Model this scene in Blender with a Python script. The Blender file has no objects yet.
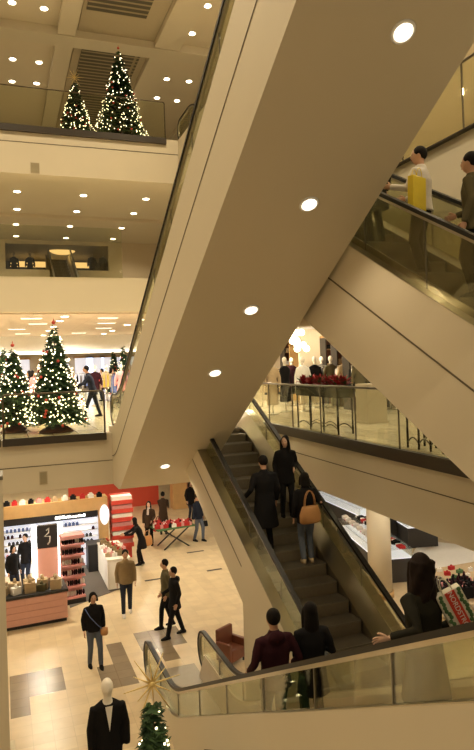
import bpy, math, random
from mathutils import Vector, Matrix
R = math.radians
PI = math.pi
sc = bpy.context.scene
C = sc.collection
rnd = random.Random(7)

# ------------------------------------------------------------------ camera
CZ = 6.7
YAW, PITCH, ROLL, F = 20.3, 0.88, -2.0, 640.0
cd = bpy.data.cameras.new('camera')
cam = bpy.data.objects.new('camera', cd); C.objects.link(cam); sc.camera = cam
cam.location = (0, 0, CZ)
Mrot = (Matrix.Rotation(R(-YAW), 3, 'Z') @ Matrix.Rotation(R(90 + PITCH), 3, 'X') @ Matrix.Rotation(R(ROLL), 3, 'Z'))
cam.rotation_euler = Mrot.to_euler()
cd.sensor_fit = 'HORIZONTAL'; cd.sensor_width = 36; cd.lens = F / 474 * 36
cd.shift_y = -20 / 474
cd.clip_end = 300; cd.clip_start = 0.05
def ray(px, py): return Mrot @ Vector(((px - 237) / F, -(py - 355) / F, -1))
def G(px, py, z=0.0):
    d = ray(px, py); t = (z - CZ) / d.z; return Vector((d.x * t, d.y * t, z))
def PX(px, py, x):
    d = ray(px, py); t = x / d.x; return Vector((x, d.y * t, CZ + d.z * t))
def PY(px, py, y):
    d = ray(px, py); t = y / d.y; return Vector((d.x * t, y, CZ + d.z * t))

# ------------------------------------------------------------------ materials
MT = {}
def mat(name, col, rough=0.5, metal=0.0, var=0.06, scale=8.0, emit=None, es=0.0, bump=0.0, spec=0.5):
    m = bpy.data.materials.new(name); m.use_nodes = True
    nt = m.node_tree; b = nt.nodes['Principled BSDF']
    b.inputs['Roughness'].default_value = rough; b.inputs['Metallic'].default_value = metal
    b.inputs['Specular IOR Level'].default_value = spec
    tc = nt.nodes.new('ShaderNodeTexCoord'); nz = nt.nodes.new('ShaderNodeTexNoise')
    nz.inputs['Scale'].default_value = scale; nz.inputs['Detail'].default_value = 3
    nt.links.new(tc.outputs['Object'], nz.inputs['Vector'])
    mx = nt.nodes.new('ShaderNodeMix'); mx.data_type = 'RGBA'
    mx.inputs[6].default_value = (*[max(0, c * (1 - var)) for c in col], 1)
    mx.inputs[7].default_value = (*[min(1, c * (1 + var)) for c in col], 1)
    nt.links.new(nz.outputs['Fac'], mx.inputs[0]); nt.links.new(mx.outputs[2], b.inputs['Base Color'])
    if emit:
        b.inputs['Emission Color'].default_value = (*emit, 1); b.inputs['Emission Strength'].default_value = es
    if bump:
        bp = nt.nodes.new('ShaderNodeBump'); bp.inputs['Strength'].default_value = bump; bp.inputs['Distance'].default_value = 0.01
        nt.links.new(nz.outputs['Fac'], bp.inputs['Height']); nt.links.new(bp.outputs['Normal'], b.inputs['Normal'])
    MT[name] = m; return m
def brick(name, c1, c2, mortar, w, h, off=0.0, ms=0.01, rough=0.3, noise=0.5):
    m = bpy.data.materials.new(name); m.use_nodes = True; nt = m.node_tree; b = nt.nodes['Principled BSDF']
    tc = nt.nodes.new('ShaderNodeTexCoord'); br = nt.nodes.new('ShaderNodeTexBrick')
    br.offset = off; br.inputs['Scale'].default_value = 1; br.inputs['Brick Width'].default_value = w; br.inputs['Row Height'].default_value = h
    br.inputs['Mortar Size'].default_value = ms; br.inputs['Color1'].default_value = (*c1, 1); br.inputs['Color2'].default_value = (*c2, 1)
    br.inputs['Mortar'].default_value = (*mortar, 1)
    nt.links.new(tc.outputs['Object'], br.inputs['Vector'])
    nz = nt.nodes.new('ShaderNodeTexNoise'); nz.inputs['Scale'].default_value = 3; nz.inputs['Detail'].default_value = 6
    nt.links.new(tc.outputs['Object'], nz.inputs['Vector'])
    rp = nt.nodes.new('ShaderNodeMapRange'); rp.inputs[3].default_value = 1 - noise * .4; rp.inputs[4].default_value = 1 + noise * .4
    nt.links.new(nz.outputs['Fac'], rp.inputs[0])
    mx = nt.nodes.new('ShaderNodeMix'); mx.data_type = 'RGBA'; mx.blend_type = 'MULTIPLY'; mx.inputs[0].default_value = 1
    nt.links.new(br.outputs['Color'], mx.inputs[6]); nt.links.new(rp.outputs[0], mx.inputs[7])
    nt.links.new(mx.outputs[2], b.inputs['Base Color']); b.inputs['Roughness'].default_value = rough
    MT[name] = m; return m
def glassmat(name, tint, base=0.06, refl=.32):
    m = bpy.data.materials.new(name); m.use_nodes = True; nt = m.node_tree; nt.nodes.clear()
    o = nt.nodes.new('ShaderNodeOutputMaterial'); t = nt.nodes.new('ShaderNodeBsdfTransparent'); g = nt.nodes.new('ShaderNodeBsdfGlossy')
    t.inputs['Color'].default_value = (*tint, 1); g.inputs['Roughness'].default_value = 0.03; g.inputs['Color'].default_value = (.95, .95, .9, 1)
    fr = nt.nodes.new('ShaderNodeFresnel'); fr.inputs['IOR'].default_value = 1.5
    ad = nt.nodes.new('ShaderNodeMath'); ad.operation = 'MULTIPLY_ADD'; ad.inputs[1].default_value = refl; ad.inputs[2].default_value = base * .5; nt.links.new(fr.outputs[0], ad.inputs[0])
    mx = nt.nodes.new('ShaderNodeMixShader'); nt.links.new(ad.outputs[0], mx.inputs[0]); nt.links.new(t.outputs[0], mx.inputs[1]); nt.links.new(g.outputs[0], mx.inputs[2])
    nt.links.new(mx.outputs[0], o.inputs[0]); MT[name] = m; return m
mat('cream', (.62, .55, .415), .55, var=.02, scale=1.5)
mat('cream_dark', (.44, .37, .25), .6, var=.03)
mat('ceiling', (.64, .56, .42), .7, var=.02, scale=1)
mat('seam', (.12, .095, .06), .7)
mat('wall_warm', (.62, .52, .36), .6, var=.04, scale=1)
mat('white', (.8, .78, .74), .45)
mat('display_white', (.8, .82, .9), .4, emit=(.82, .86, 1), es=.55)
mat('light_panel', (.9, .9, .9), .4, emit=(1, .97, .88), es=3.0)
mat('lamp', (1, .95, .85), .4, emit=(1, .86, .6), es=9.0)
mat('lamp_far', (1, .95, .85), .4, emit=(1, .9, .7), es=2.2)
mat('fairy', (1, .9, .6), .4, emit=(1, .84, .5), es=5.0)
mat('chandelier', (1, .95, .85), .4, emit=(1, .88, .6), es=4.0)
mat('warm_sign', (.9, .7, .4), .4, emit=(1, .6, .22), es=1.2)
mat('steel', (.5, .46, .37), .28, 1.0, var=.12, scale=3)
mat('steel_bright', (.75, .72, .64), .35, .7)
mat('steel_dark', (.22, .20, .16), .35, .9, var=.1, scale=4)
mat('plate', (.30, .26, .20), .5, .2, var=.1)
mat('bronze', (.42, .34, .22), .3, .9, var=.1, scale=4)
mat('rubber', (.012, .011, .010), .45, spec=.35)
mat('step', (.11, .095, .07), .38, .6, var=.15, scale=20)
mat('step_riser', (.19, .16, .115), .42, .6, var=.15, scale=20)
mat('channel', (.035, .026, .018), .4)
mat('post', (.10, .08, .05), .35, .6)
mat('wood', (.52, .32, .13), .45, var=.15, scale=5)
mat('wood_red', (.16, .05, .025), .4, var=.15, scale=5)
mat('black', (.012, .011, .012), .5)
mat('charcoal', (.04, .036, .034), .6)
mat('pink', (.62, .33, .27), .5, var=.05)
mat('red', (.55, .05, .03), .5)
mat('red_wall', (.50, .055, .025), .6, var=.04)
mat('dark_carpet', (.13, .115, .10), .7, var=.1, scale=20)
mat('needle', (.014, .045, .012), .7, var=.4, scale=20)
mat('needle_light', (.035, .085, .022), .7, var=.4, scale=20)
mat('poinsettia', (.30, .012, .018), .6, var=.3, scale=20)
mat('leaf', (.03, .08, .02), .6)
mat('gold', (.85, .66, .28), .4, .4)
mat('bark', (.09, .05, .03), .8)
mat('skin', (.48, .27, .17), .55, var=.04)
mat('skin_light', (.58, .36, .25), .55, var=.04)
mat('planter_metal', (.02, .016, .012), .9, spec=.1)
mat('hair_black', (.007, .005, .004), .75, spec=.15, var=.3, scale=30, bump=.4)
mat('hair_brown', (.013, .007, .005), .75, spec=.15, var=.3, scale=30, bump=.4)
mat('lip', (.35, .09, .07), .5)
def cloth(n, c): mat(n, tuple(x * .7 for x in c) if max(c) < .07 else c, .9, spec=.12, var=.14, scale=14, bump=.35)
for n, c in dict(c_black=(.014, .013, .014), c_navy=(.02, .024, .04), c_jeans=(.10, .115, .15), c_darkjeans=(.03, .036, .06), c_tan=(.24, .17, .09),
                 c_brown=(.06, .035, .022), c_white=(.62, .58, .54), c_olive=(.10, .085, .045), c_grey=(.14, .13, .12), c_maroon=(.045, .012, .018),
                 c_beige=(.42, .32, .2), c_pink=(.6, .28, .28), c_red=(.42, .03, .03), c_yellow=(.65, .5, .06), c_green=(.08, .16, .07), c_blue=(.1, .14, .3),
                 c_scarf=(.5, .45, .42), c_darkgreen=(.028, .026, .018)).items(): cloth(n, c)
mat('leather_tan', (.42, .20, .07), .45, var=.15)
mat('bag_yellow', (.72, .55, .03), .4, var=.08)
mat('bag_white', (.7, .66, .55), .5)
mat('bag_red', (.62, .05, .03), .5)
mat('mannequin', (.85, .78, .68), .35)
mat('plant_gold', (.5, .36, .12), .5)
brick('tile', (.62, .50, .32), (.55, .43, .27), (.50, .40, .255), .37, .37, rough=.32, ms=.006)
brick('tile_dark', (.24, .185, .12), (.19, .15, .10), (.14, .11, .07), .37, .37, rough=.25, ms=.008)
brick('tile_upper', (.55, .48, .33), (.50, .43, .29), (.36, .3, .2), .6, .6, rough=.18)
brick('ceiling_tile', (.60, .50, .40), (.57, .475, .38), (.45, .37, .29), 1.2, .6, rough=.7, noise=.1)
brick('louvre', (.09, .075, .045), (.07, .06, .04), (.30, .25, .15), 3.0, .32, ms=.06, rough=.6)
glassmat('glass', (.86, .87, .78)); glassmat('glass_dark', (.8, .8, .68), .05); glassmat('glass_clear', (.93, .93, .88), .03); glassmat('glass_rail', (.92, .93, .85), .02, .10)

# ------------------------------------------------------------------ mesh helpers
class MB:
    def __init__(s): s.v = []; s.f = []; s.m = []; s.mi = 0; s.smooth = []; s.sm = False
    def face(s, idx): s.f.append(idx); s.m.append(s.mi); s.smooth.append(s.sm)
    def add(s, vs, fs):
        o = len(s.v); s.v += [tuple(p) for p in vs]
        for f in fs: s.face([o + i for i in f])
        return s
    def box(s, x0, y0, z0, x1, y1, z1):
        return s.add([(x0, y0, z0), (x1, y0, z0), (x1, y1, z0), (x0, y1, z0), (x0, y0, z1), (x1, y0, z1), (x1, y1, z1), (x0, y1, z1)],
                     [(0, 3, 2, 1), (4, 5, 6, 7), (0, 1, 5, 4), (1, 2, 6, 5), (2, 3, 7, 6), (3, 0, 4, 7)])
    def hexa(s, b, t):   # bottom quad, top quad (ccw from above)
        return s.add(list(b) + list(t), [(0, 3, 2, 1), (4, 5, 6, 7), (0, 1, 5, 4), (1, 2, 6, 5), (2, 3, 7, 6), (3, 0, 4, 7)])
    def tube(s, pts, r, n=8, cap=True):
        pts = [Vector(p) for p in pts]; rs = r if isinstance(r, (list, tuple)) else [r] * len(pts)
        o = len(s.v); a = None
        for i, p in enumerate(pts):
            t = (pts[min(i + 1, len(pts) - 1)] - pts[max(i - 1, 0)]).normalized()
            if a is None:
                a = t.orthogonal().normalized()
            else:
                a = (a - t * a.dot(t)); a = a.normalized() if a.length > 1e-6 else t.orthogonal().normalized()
            b = t.cross(a)
            for k in range(n):
                q = 2 * PI * k / n; s.v.append(tuple(p + (a * math.cos(q) + b * math.sin(q)) * rs[i]))
        sm = s.sm; s.sm = True
        for i in range(len(pts) - 1):
            for k in range(n):
                k2 = (k + 1) % n; s.face([o + i * n + k, o + i * n + k2, o + (i + 1) * n + k2, o + (i + 1) * n + k])
        s.sm = sm
        if cap:
            s.face([o + k for k in range(n)][::-1]); s.face([o + (len(pts) - 1) * n + k for k in range(n)])
        return s
    def loft(s, rings, n=12):   # rings: (center, rx, ry) horizontal ellipses
        o = len(s.v); sm = s.sm; s.sm = True
        for c, rx, ry in rings:
            for k in range(n):
                q = 2 * PI * k / n; s.v.append((c[0] + rx * math.cos(q), c[1] + ry * math.sin(q), c[2]))
        for i in range(len(rings) - 1):
            for k in range(n):
                k2 = (k + 1) % n; s.face([o + i * n + k, o + i * n + k2, o + (i + 1) * n + k2, o + (i + 1) * n + k])
        s.sm = sm
        s.face([o + k for k in range(n)][::-1]); s.face([o + (len(rings) - 1) * n + k for k in range(n)]); return s
    def ball(s, c, rx, ry=None, rz=None, n=8, m=6, M=None):
        ry = rx if ry is None else ry; rz = rx if rz is None else rz
        c = Vector(c); o = len(s.v)
        def P(v):
            v = Vector(v); v = (M @ v) if M else v; return tuple(c + v)
        s.v.append(P((0, 0, -rz)))
        for i in range(1, m):
            a = -PI / 2 + PI * i / m
            for k in range(n):
                q = 2 * PI * k / n; s.v.append(P((rx * math.cos(a) * math.cos(q), ry * math.cos(a) * math.sin(q), rz * math.sin(a))))
        s.v.append(P((0, 0, rz))); sm = s.sm; s.sm = True
        for k in range(n): s.face([o, o + 1 + (k + 1) % n, o + 1 + k])
        for i in range(m - 2):
            for k in range(n):
                k2 = (k + 1) % n; a = o + 1 + i * n; s.face([a + k, a + k2, a + n + k2, a + n + k])
        e = o + 1 + (m - 1) * n; a = o + 1 + (m - 2) * n
        for k in range(n): s.face([a + k, a + (k + 1) % n, e])
        s.sm = sm; return s
    def sweepx(s, path, x, hw, hn):   # rectangle swept along a path in the (y,z) plane at x
        o = len(s.v); n = len(path)
        for i, (y, z) in enumerate(path):
            a = path[max(i - 1, 0)]; b = path[min(i + 1, n - 1)]; ty, tz = b[0] - a[0], b[1] - a[1]; L = math.hypot(ty, tz) or 1
            ny, nz = -tz / L, ty / L
            for sx, sn in ((-1, -1), (1, -1), (1, 1), (-1, 1)): s.v.append((x + sx * hw, y + ny * sn * hn, z + nz * sn * hn))
        for i in range(n - 1):
            for k in range(4):
                k2 = (k + 1) % 4; s.face([o + i * 4 + k, o + i * 4 + k2, o + i * 4 + 4 + k2, o + i * 4 + 4 + k])
        s.face([o, o + 1, o + 2, o + 3][::-1]); s.face([o + (n - 1) * 4 + k for k in range(4)]); return s
    def bandx(s, top, bot, x0, x1):   # solid between two matched (y,z) paths, x0..x1
        o = len(s.v); n = len(top)
        for (ty, tz), (by, bz) in zip(top, bot): s.v += [(x0, by, bz), (x1, by, bz), (x1, ty, tz), (x0, ty, tz)]
        for i in range(n - 1):
            for k in range(4):
                k2 = (k + 1) % 4; s.face([o + i * 4 + k, o + i * 4 + k2, o + i * 4 + 4 + k2, o + i * 4 + 4 + k])
        s.face([o + k for k in range(4)][::-1]); s.face([o + (n - 1) * 4 + k for k in range(4)]); return s
    def mesh(s, name, mats):
        me = bpy.data.meshes.new(name); me.from_pydata(s.v, [], s.f); me.update()
        for m in (mats if isinstance(mats, (list, tuple)) else [mats]): me.materials.append(MT[m])
        me.polygons.foreach_set('material_index', s.m); me.polygons.foreach_set('use_smooth', s.smooth)
        import bmesh
        b = bmesh.new(); b.from_mesh(me); bmesh.ops.recalc_face_normals(b, faces=b.faces); b.to_mesh(me); b.free()
        return me
    def build(s, name, mats, parent=None, loc=(0, 0, 0), rz=0, bevel=0):
        o = bpy.data.objects.new(name, s.mesh(name, mats)); C.objects.link(o); o.location = loc; o.rotation_euler = (0, 0, rz)
        if parent: o.parent = parent
        if bevel:
            b = o.modifiers.new('bevel', 'BEVEL'); b.width = bevel; b.segments = 2; b.limit_method = 'ANGLE'
        return o
def tag(o, label, cat, group=None, kind=None):
    o['label'] = label; o['category'] = cat
    if group: o['group'] = group
    if kind: o['kind'] = kind
    return o
def thing(name, label, cat, loc=(0, 0, 0), rz=0, group=None):
    o = bpy.data.objects.new(name, None); C.objects.link(o); o.location = loc; o.rotation_euler = (0, 0, rz); o.empty_display_size = .1
    return tag(o, label, cat, group)
def struct(name, mb, m, label=None, **k):
    o = mb.build(name, m, **k); o['kind'] = 'structure'
    return o
KIDS = {}
def dup(root, loc, rz=None, label=None, group=None, scale=None):
    r = root.copy(); C.objects.link(r); r.location = loc
    if rz is not None: r.rotation_euler = (0, 0, rz)
    if scale: r.scale = (scale,) * 3
    if label: r['label'] = label
    if group: r['group'] = group
    for ch in list(root.children):
        c = ch.copy(); C.objects.link(c); c.parent = r
        for g in list(ch.children):
            d = g.copy(); C.objects.link(d); d.parent = c
    return r
def B(x0, y0, z0, x1, y1, z1): return MB().box(x0, y0, z0, x1, y1, z1)
def lamp(loc, power, ang=150, col=(1, .80, .52), r=.08, rot=(0, 0, 0), blend=.6):
    l = bpy.data.lights.new('spot', 'SPOT'); l.energy = power; l.spot_size = R(ang); l.spot_blend = blend; l.color = col; l.shadow_soft_size = r
    o = bpy.data.objects.new('spot_lamp', l); C.objects.link(o); o.location = loc; o.rotation_euler = rot; return o

# ------------------------------------------------------------------ levels and the building shell
L1, L2, L3, TOP = 5.1, 10.2, 15.75, 20.6
FY = 16.35          # front edge of the first floor deck on the left
UY = 24.6           # front edge of the upper decks
TS = .37
# dark inlay tiles of the ground floor, in tile cells
dark = set()
def darkrect(p, q):
    a, b = G(*p), G(*q)
    for i in range(int(round(min(a.x, b.x) / TS)), int(round(max(a.x, b.x) / TS))):
        for j in range(int(round(min(a.y, b.y) / TS)), int(round(max(a.y, b.y) / TS))): dark.add((i, j))
for p, q in [((100, 645), (127, 660)), ((108, 655), (137, 664)), ((101, 663), (134, 687)), ((139, 633), (182, 645)), ((159, 651), (178, 661)),
             ((198, 623), (218, 635)), ((69, 658), (84, 676)), ((75, 676), (88, 690)), ((28, 676), (64, 686)), ((120, 690), (140, 712)), ((178, 700), (215, 720)),
             ((40, 700), (60, 722)), ((12, 676), (30, 712)), ((215, 640), (240, 655))]: darkrect(p, q)
fl = MB(); i0, i1, j0, j1 = -12, 24, 8, 60
for i in range(i0, i1):
    for j in range(j0, j1):
        fl.mi = 1 if (i, j) in dark else 0
        fl.add([(i * TS, j * TS, 0), ((i + 1) * TS, j * TS, 0), ((i + 1) * TS, (j + 1) * TS, 0), (i * TS, (j + 1) * TS, 0)], [(0, 1, 2, 3)])
fl.mi = 0
X0, X1, Y0, Y1 = -30 * TS, 150 * TS, -20 * TS, 170 * TS
for a, b, c, d in ((X0, Y0, X1, j0 * TS), (X0, j1 * TS, X1, Y1), (X0, j0 * TS, i0 * TS, j1 * TS), (i1 * TS, j0 * TS, X1, j1 * TS)):
    fl.add([(a, b, 0), (c, b, 0), (c, d, 0), (a, d, 0)], [(0, 1, 2, 3)])
struct('floor', fl, ['tile', 'tile_dark'])
# first floor deck, left/back part and right part (the fascia is its front)
RX = 6.75
d1 = MB(); d1.box(-11, FY, 3.8, RX + .2, 60, L1 - .01)
struct('floor_first', d1, ['cream'])
struct('floor_first_finish', B(-11, FY + .12, L1 - .01, RX + .2, 60, L1), 'tile_upper')
d2 = MB(); d2.hexa([(6.35, 1.0, 3.8), (45, 1.0, 3.8), (45, 60, 3.8), (RX + .21, 60, 3.8)], [(6.35, 1.0, L1 - .01), (45, 1.0, L1 - .01), (45, 60, L1 - .01), (RX + .21, 60, L1 - .01)])
d2.v[3] = (6.85, 19, 3.8); d2.v[7] = (6.85, 19, L1 - .01); d2.v[2] = (45, 19, 3.8); d2.v[6] = (45, 19, L1 - .01)
d2.box(RX + .2, 19, 3.8, 45, 60, L1 - .01)
struct('floor_first_right', d2, ['cream'])
struct('floor_first_right_finish', MB().add([(6.5, 1, L1), (45, 1, L1), (45, 60, L1), (6.97, 60, L1), (6.97, 19, L1)], [(0, 1, 2, 3, 4)]), 'tile_upper')
struct('floor_first_near', B(-8, -5, 4.3, 6.35, 1.0, L1), 'cream')
# seam lines along the fascias
sm = MB(); sm.box(-11, FY - .004, 4.395, 2.6, FY, 4.415); struct('trim_1', sm, 'seam')
sm = MB()
sm.add([(6.345, 1.0, 4.50), (6.845, 19, 4.50), (6.845, 19, 4.52), (6.345, 1.0, 4.52)], [(0, 1, 2, 3)]); struct('trim_2', sm, 'seam')
# second floor: left/back slab, right slab
struct('floor_second', B(-14, UY, 8.9, 14, 62, L2), 'cream')
d = MB(); d.box(6.9, -2, 8.9, 45, UY, L2); struct('floor_second_right', d, 'cream')
d = B(14, UY, 8.9, 45, 62, L2); struct('floor_second_far', d, 'cream')
# third floor slab (front follows the same line)
struct('floor_third', B(-14, UY, 14.0, 40, 60, L3), 'cream')
struct('trim_3', B(-14, UY - .006, 15.15, 12, UY, 15.18), 'seam')

struct('floor_third_right', B(6.9, -2, 14.0, 45, UY, L3), 'cream'); struct('wall_second_right', B(15, -2, L2, 15.3, UY, 14.0), 'wall_warm')
# back wall of the second floor with its opening
a, b = PY(5, 243, 37), PY(109, 270.8, 37)
w = MB(); w.box(-14, 37, L2, a.x, 37.3, 14); w.box(b.x, 37, L2, 14, 37.3, 14); ea, eb = PY(49.5, 264, 37).x, PY(76.5, 264, 37).x; w.box(a.x, 37, L2, ea, 37.3, b.z); w.box(eb, 37, L2, b.x, 37.3, b.z); w.box(a.x, 37, a.z, b.x, 37.3, 14)
struct('wall_back', w, 'wall_warm')
ox0, ox1, oz0, oz1 = a.x, b.x, b.z, a.z
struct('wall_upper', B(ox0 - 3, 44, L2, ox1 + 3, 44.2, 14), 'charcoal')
ty = G(70, 219, 13.85).y; struct('trim_4', B(-14, ty, 13.86, 14, ty + .2, 14.0), 'ceiling')
struct('wall_third', B(-14, 44, L3, 30, 44.3, TOP), 'wall_warm')
# ceiling over the atrium with beams and louvred bays
struct('ceiling', B(-16, -4, TOP, 40, 60, TOP + .3), 'ceiling')
by = G(65, 33, TOP).y
bm = MB(); bm.box(-16, by - .45, TOP - .35, 40, by + .45, TOP); struct('trim_5', bm, 'cream')
n = 6
for px, py, hw in ((60, 60, .35), (24, 60, .0), (152, 72, .55), (196, 40, .0), (232, 60, .35)):
    if hw == 0: continue
    x = G(px, py, TOP).x; struct('trim_%d' % n, B(x - hw, 8, TOP - .3, x + hw, 44, TOP), 'cream'); n += 1
xa, xb = G(84, 66, TOP).x, G(112, 66, TOP).x
struct('trim_%d' % n, B(G(62, 60, TOP).x + .36, by + .46, TOP - .06, G(152, 72, TOP).x - .56, 44, TOP), 'cream_dark'); n += 1
struct('trim_%d' % n, B(G(62, 60, TOP).x + .36, by - 7, TOP - .06, G(152, 72, TOP).x - .56, by - .46, TOP), 'cream_dark'); n += 1
struct('trim_%d' % n, B(xa - .3, by + .8, TOP - .14, xb + 1.0, 40, TOP - .02), 'louvre'); n += 1
struct('trim_%d' % n, B(xa - .5, by - 6, TOP - .12, xb + .6, by - 2.2, TOP - .02), 'louvre'); n += 1
struct('ceiling_first', B(-11, UY + .3, 8.84, 30, 60, 8.9), 'ceiling_tile')
struct('wall_first_back', B(-11, 54, L1, 45, 54.3, 8.9), 'wall_warm')
struct('wall_first_left', B(-11.2, FY, L1, -11, 54, 8.9), 'wall_warm')
struct('trim_%d' % n, B(-11, 40, 7.9, 9, 40.4, 8.84), 'white'); n += 1
tag(B(-10, 39.9, 7.75, 8.5, 40.3, 7.9).build('soffit_glow', 'lamp_far'), 'long added glowing strip standing in for the lit soffit under the white bulkhead at the back of the left floor', 'glowing strip')  # glowing strip added so the bulkhead soffit reads as lit
struct('wall_ground_back', B(-11, 46, 0, 14, 46.3, 3.8), 'wall_warm')
ra, rb = G(112, 509), G(159, 504); struct('wall_red', B(ra.x - 2, rb.y, 0, rb.x, rb.y + .2, 3.8), 'red_wall')
struct('wall_right', B(34, -4, 0, 34.3, 60, TOP), 'wall_warm')
struct('wall_left', B(-14.3, -4, 0, -14, 60, TOP), 'cream')
struct('wall_far', B(-16, 60, 0, 45, 60.3, TOP), 'wall_warm')

# ------------------------------------------------------------------ recessed lamps
dl = thing('recessed_light', 'small round recessed lamp in the coffered top ceiling', 'ceiling light', (0, 0, 0), group='recessed lamps of the top ceiling')
MB().loft([((0, 0, -.02), .15, .15), ((0, 0, 0), .16, .16)], 16).build('trim_ring', 'white', dl)
MB().loft([((0, 0, -.032), .115, .115), ((0, 0, -.021), .115, .115)], 16).build('lens', 'lamp', dl)
first = True
def putlight(loc, label, group, scale=1):
    global first
    if first:
        first = False; dl.location = loc; dl['label'] = label; dl['group'] = group; dl.scale = (scale,) * 3; return dl
    return dup(dl, loc, 0, label, group, scale)
for px, py in [(12, 2), (44, 8), (12.6, 33.5), (41, 37), (12.6, 58.7), (39, 62), (12, 81), (36.5, 83), (207.5, 5.3), (192, 33), (217, 37.5), (178.5, 57.6),
               (202, 61), (166.7, 78.6), (189, 81), (157, 97.5), (177, 100.4)]:
    z = TOP - .002
    putlight(G(px, py, z), 'small round recessed lamp in the coffered top ceiling above the upper trees', 'recessed lamps of the top ceiling', 1.15)
for px, py in [(17, 191), (83.5, 195), (146, 198.5), (17, 208.7), (76.7, 211), (133.7, 213), (16, 224), (70, 226), (121.5, 227.7), (16, 235.7), (66, 237.6), (113, 238.7)]:
    putlight(G(px, py, 13.998), 'small round recessed lamp in the smooth ceiling behind the long glass pane', 'recessed lamps of the middle ceiling', 1.15)
for x in (11.5, 14, 17):
    for y in (3, 7, 11, 15, 19):
        putlight((x, y, 8.898), 'small round recessed lamp in the ceiling of the right hand store', 'recessed lamps of the right store', 1.1)
# store ceiling lights, left: light panels and small lamps
fp = thing('ceiling_panel_light', 'flat oblong light panel in the ceiling of the left clothing floor', 'ceiling light', (0, 0, 0), group='oblong ceiling panels of the left store')
B(-.42, -.16, -.03, .42, .16, 0).build('frame', 'white', fp); B(-.38, -.12, -.036, .38, .12, -.031).build('diffuser', 'lamp_far', fp)
k = 0
for x in (-6.5, -3.0, .8, 4.2, 7.5):
    for y in (26.5, 29.5, 33, 37, 43):
        loc = (x + (k % 3) * .4, y, 8.838)
        if k == 0: fp.location = loc
        else: dup(fp, loc)
        k += 1
for x in (-8, -4.8, -1.2, 2.4, 5.8, 9):
    for y in (25.6, 28, 31, 35, 38.6, 46):
        putlight((x, y + rnd.uniform(-.5, .5), 8.838), 'small round lamp between the ceiling panels of the left clothing floor', 'round lamps of the left store ceiling', 1.2)

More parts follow.
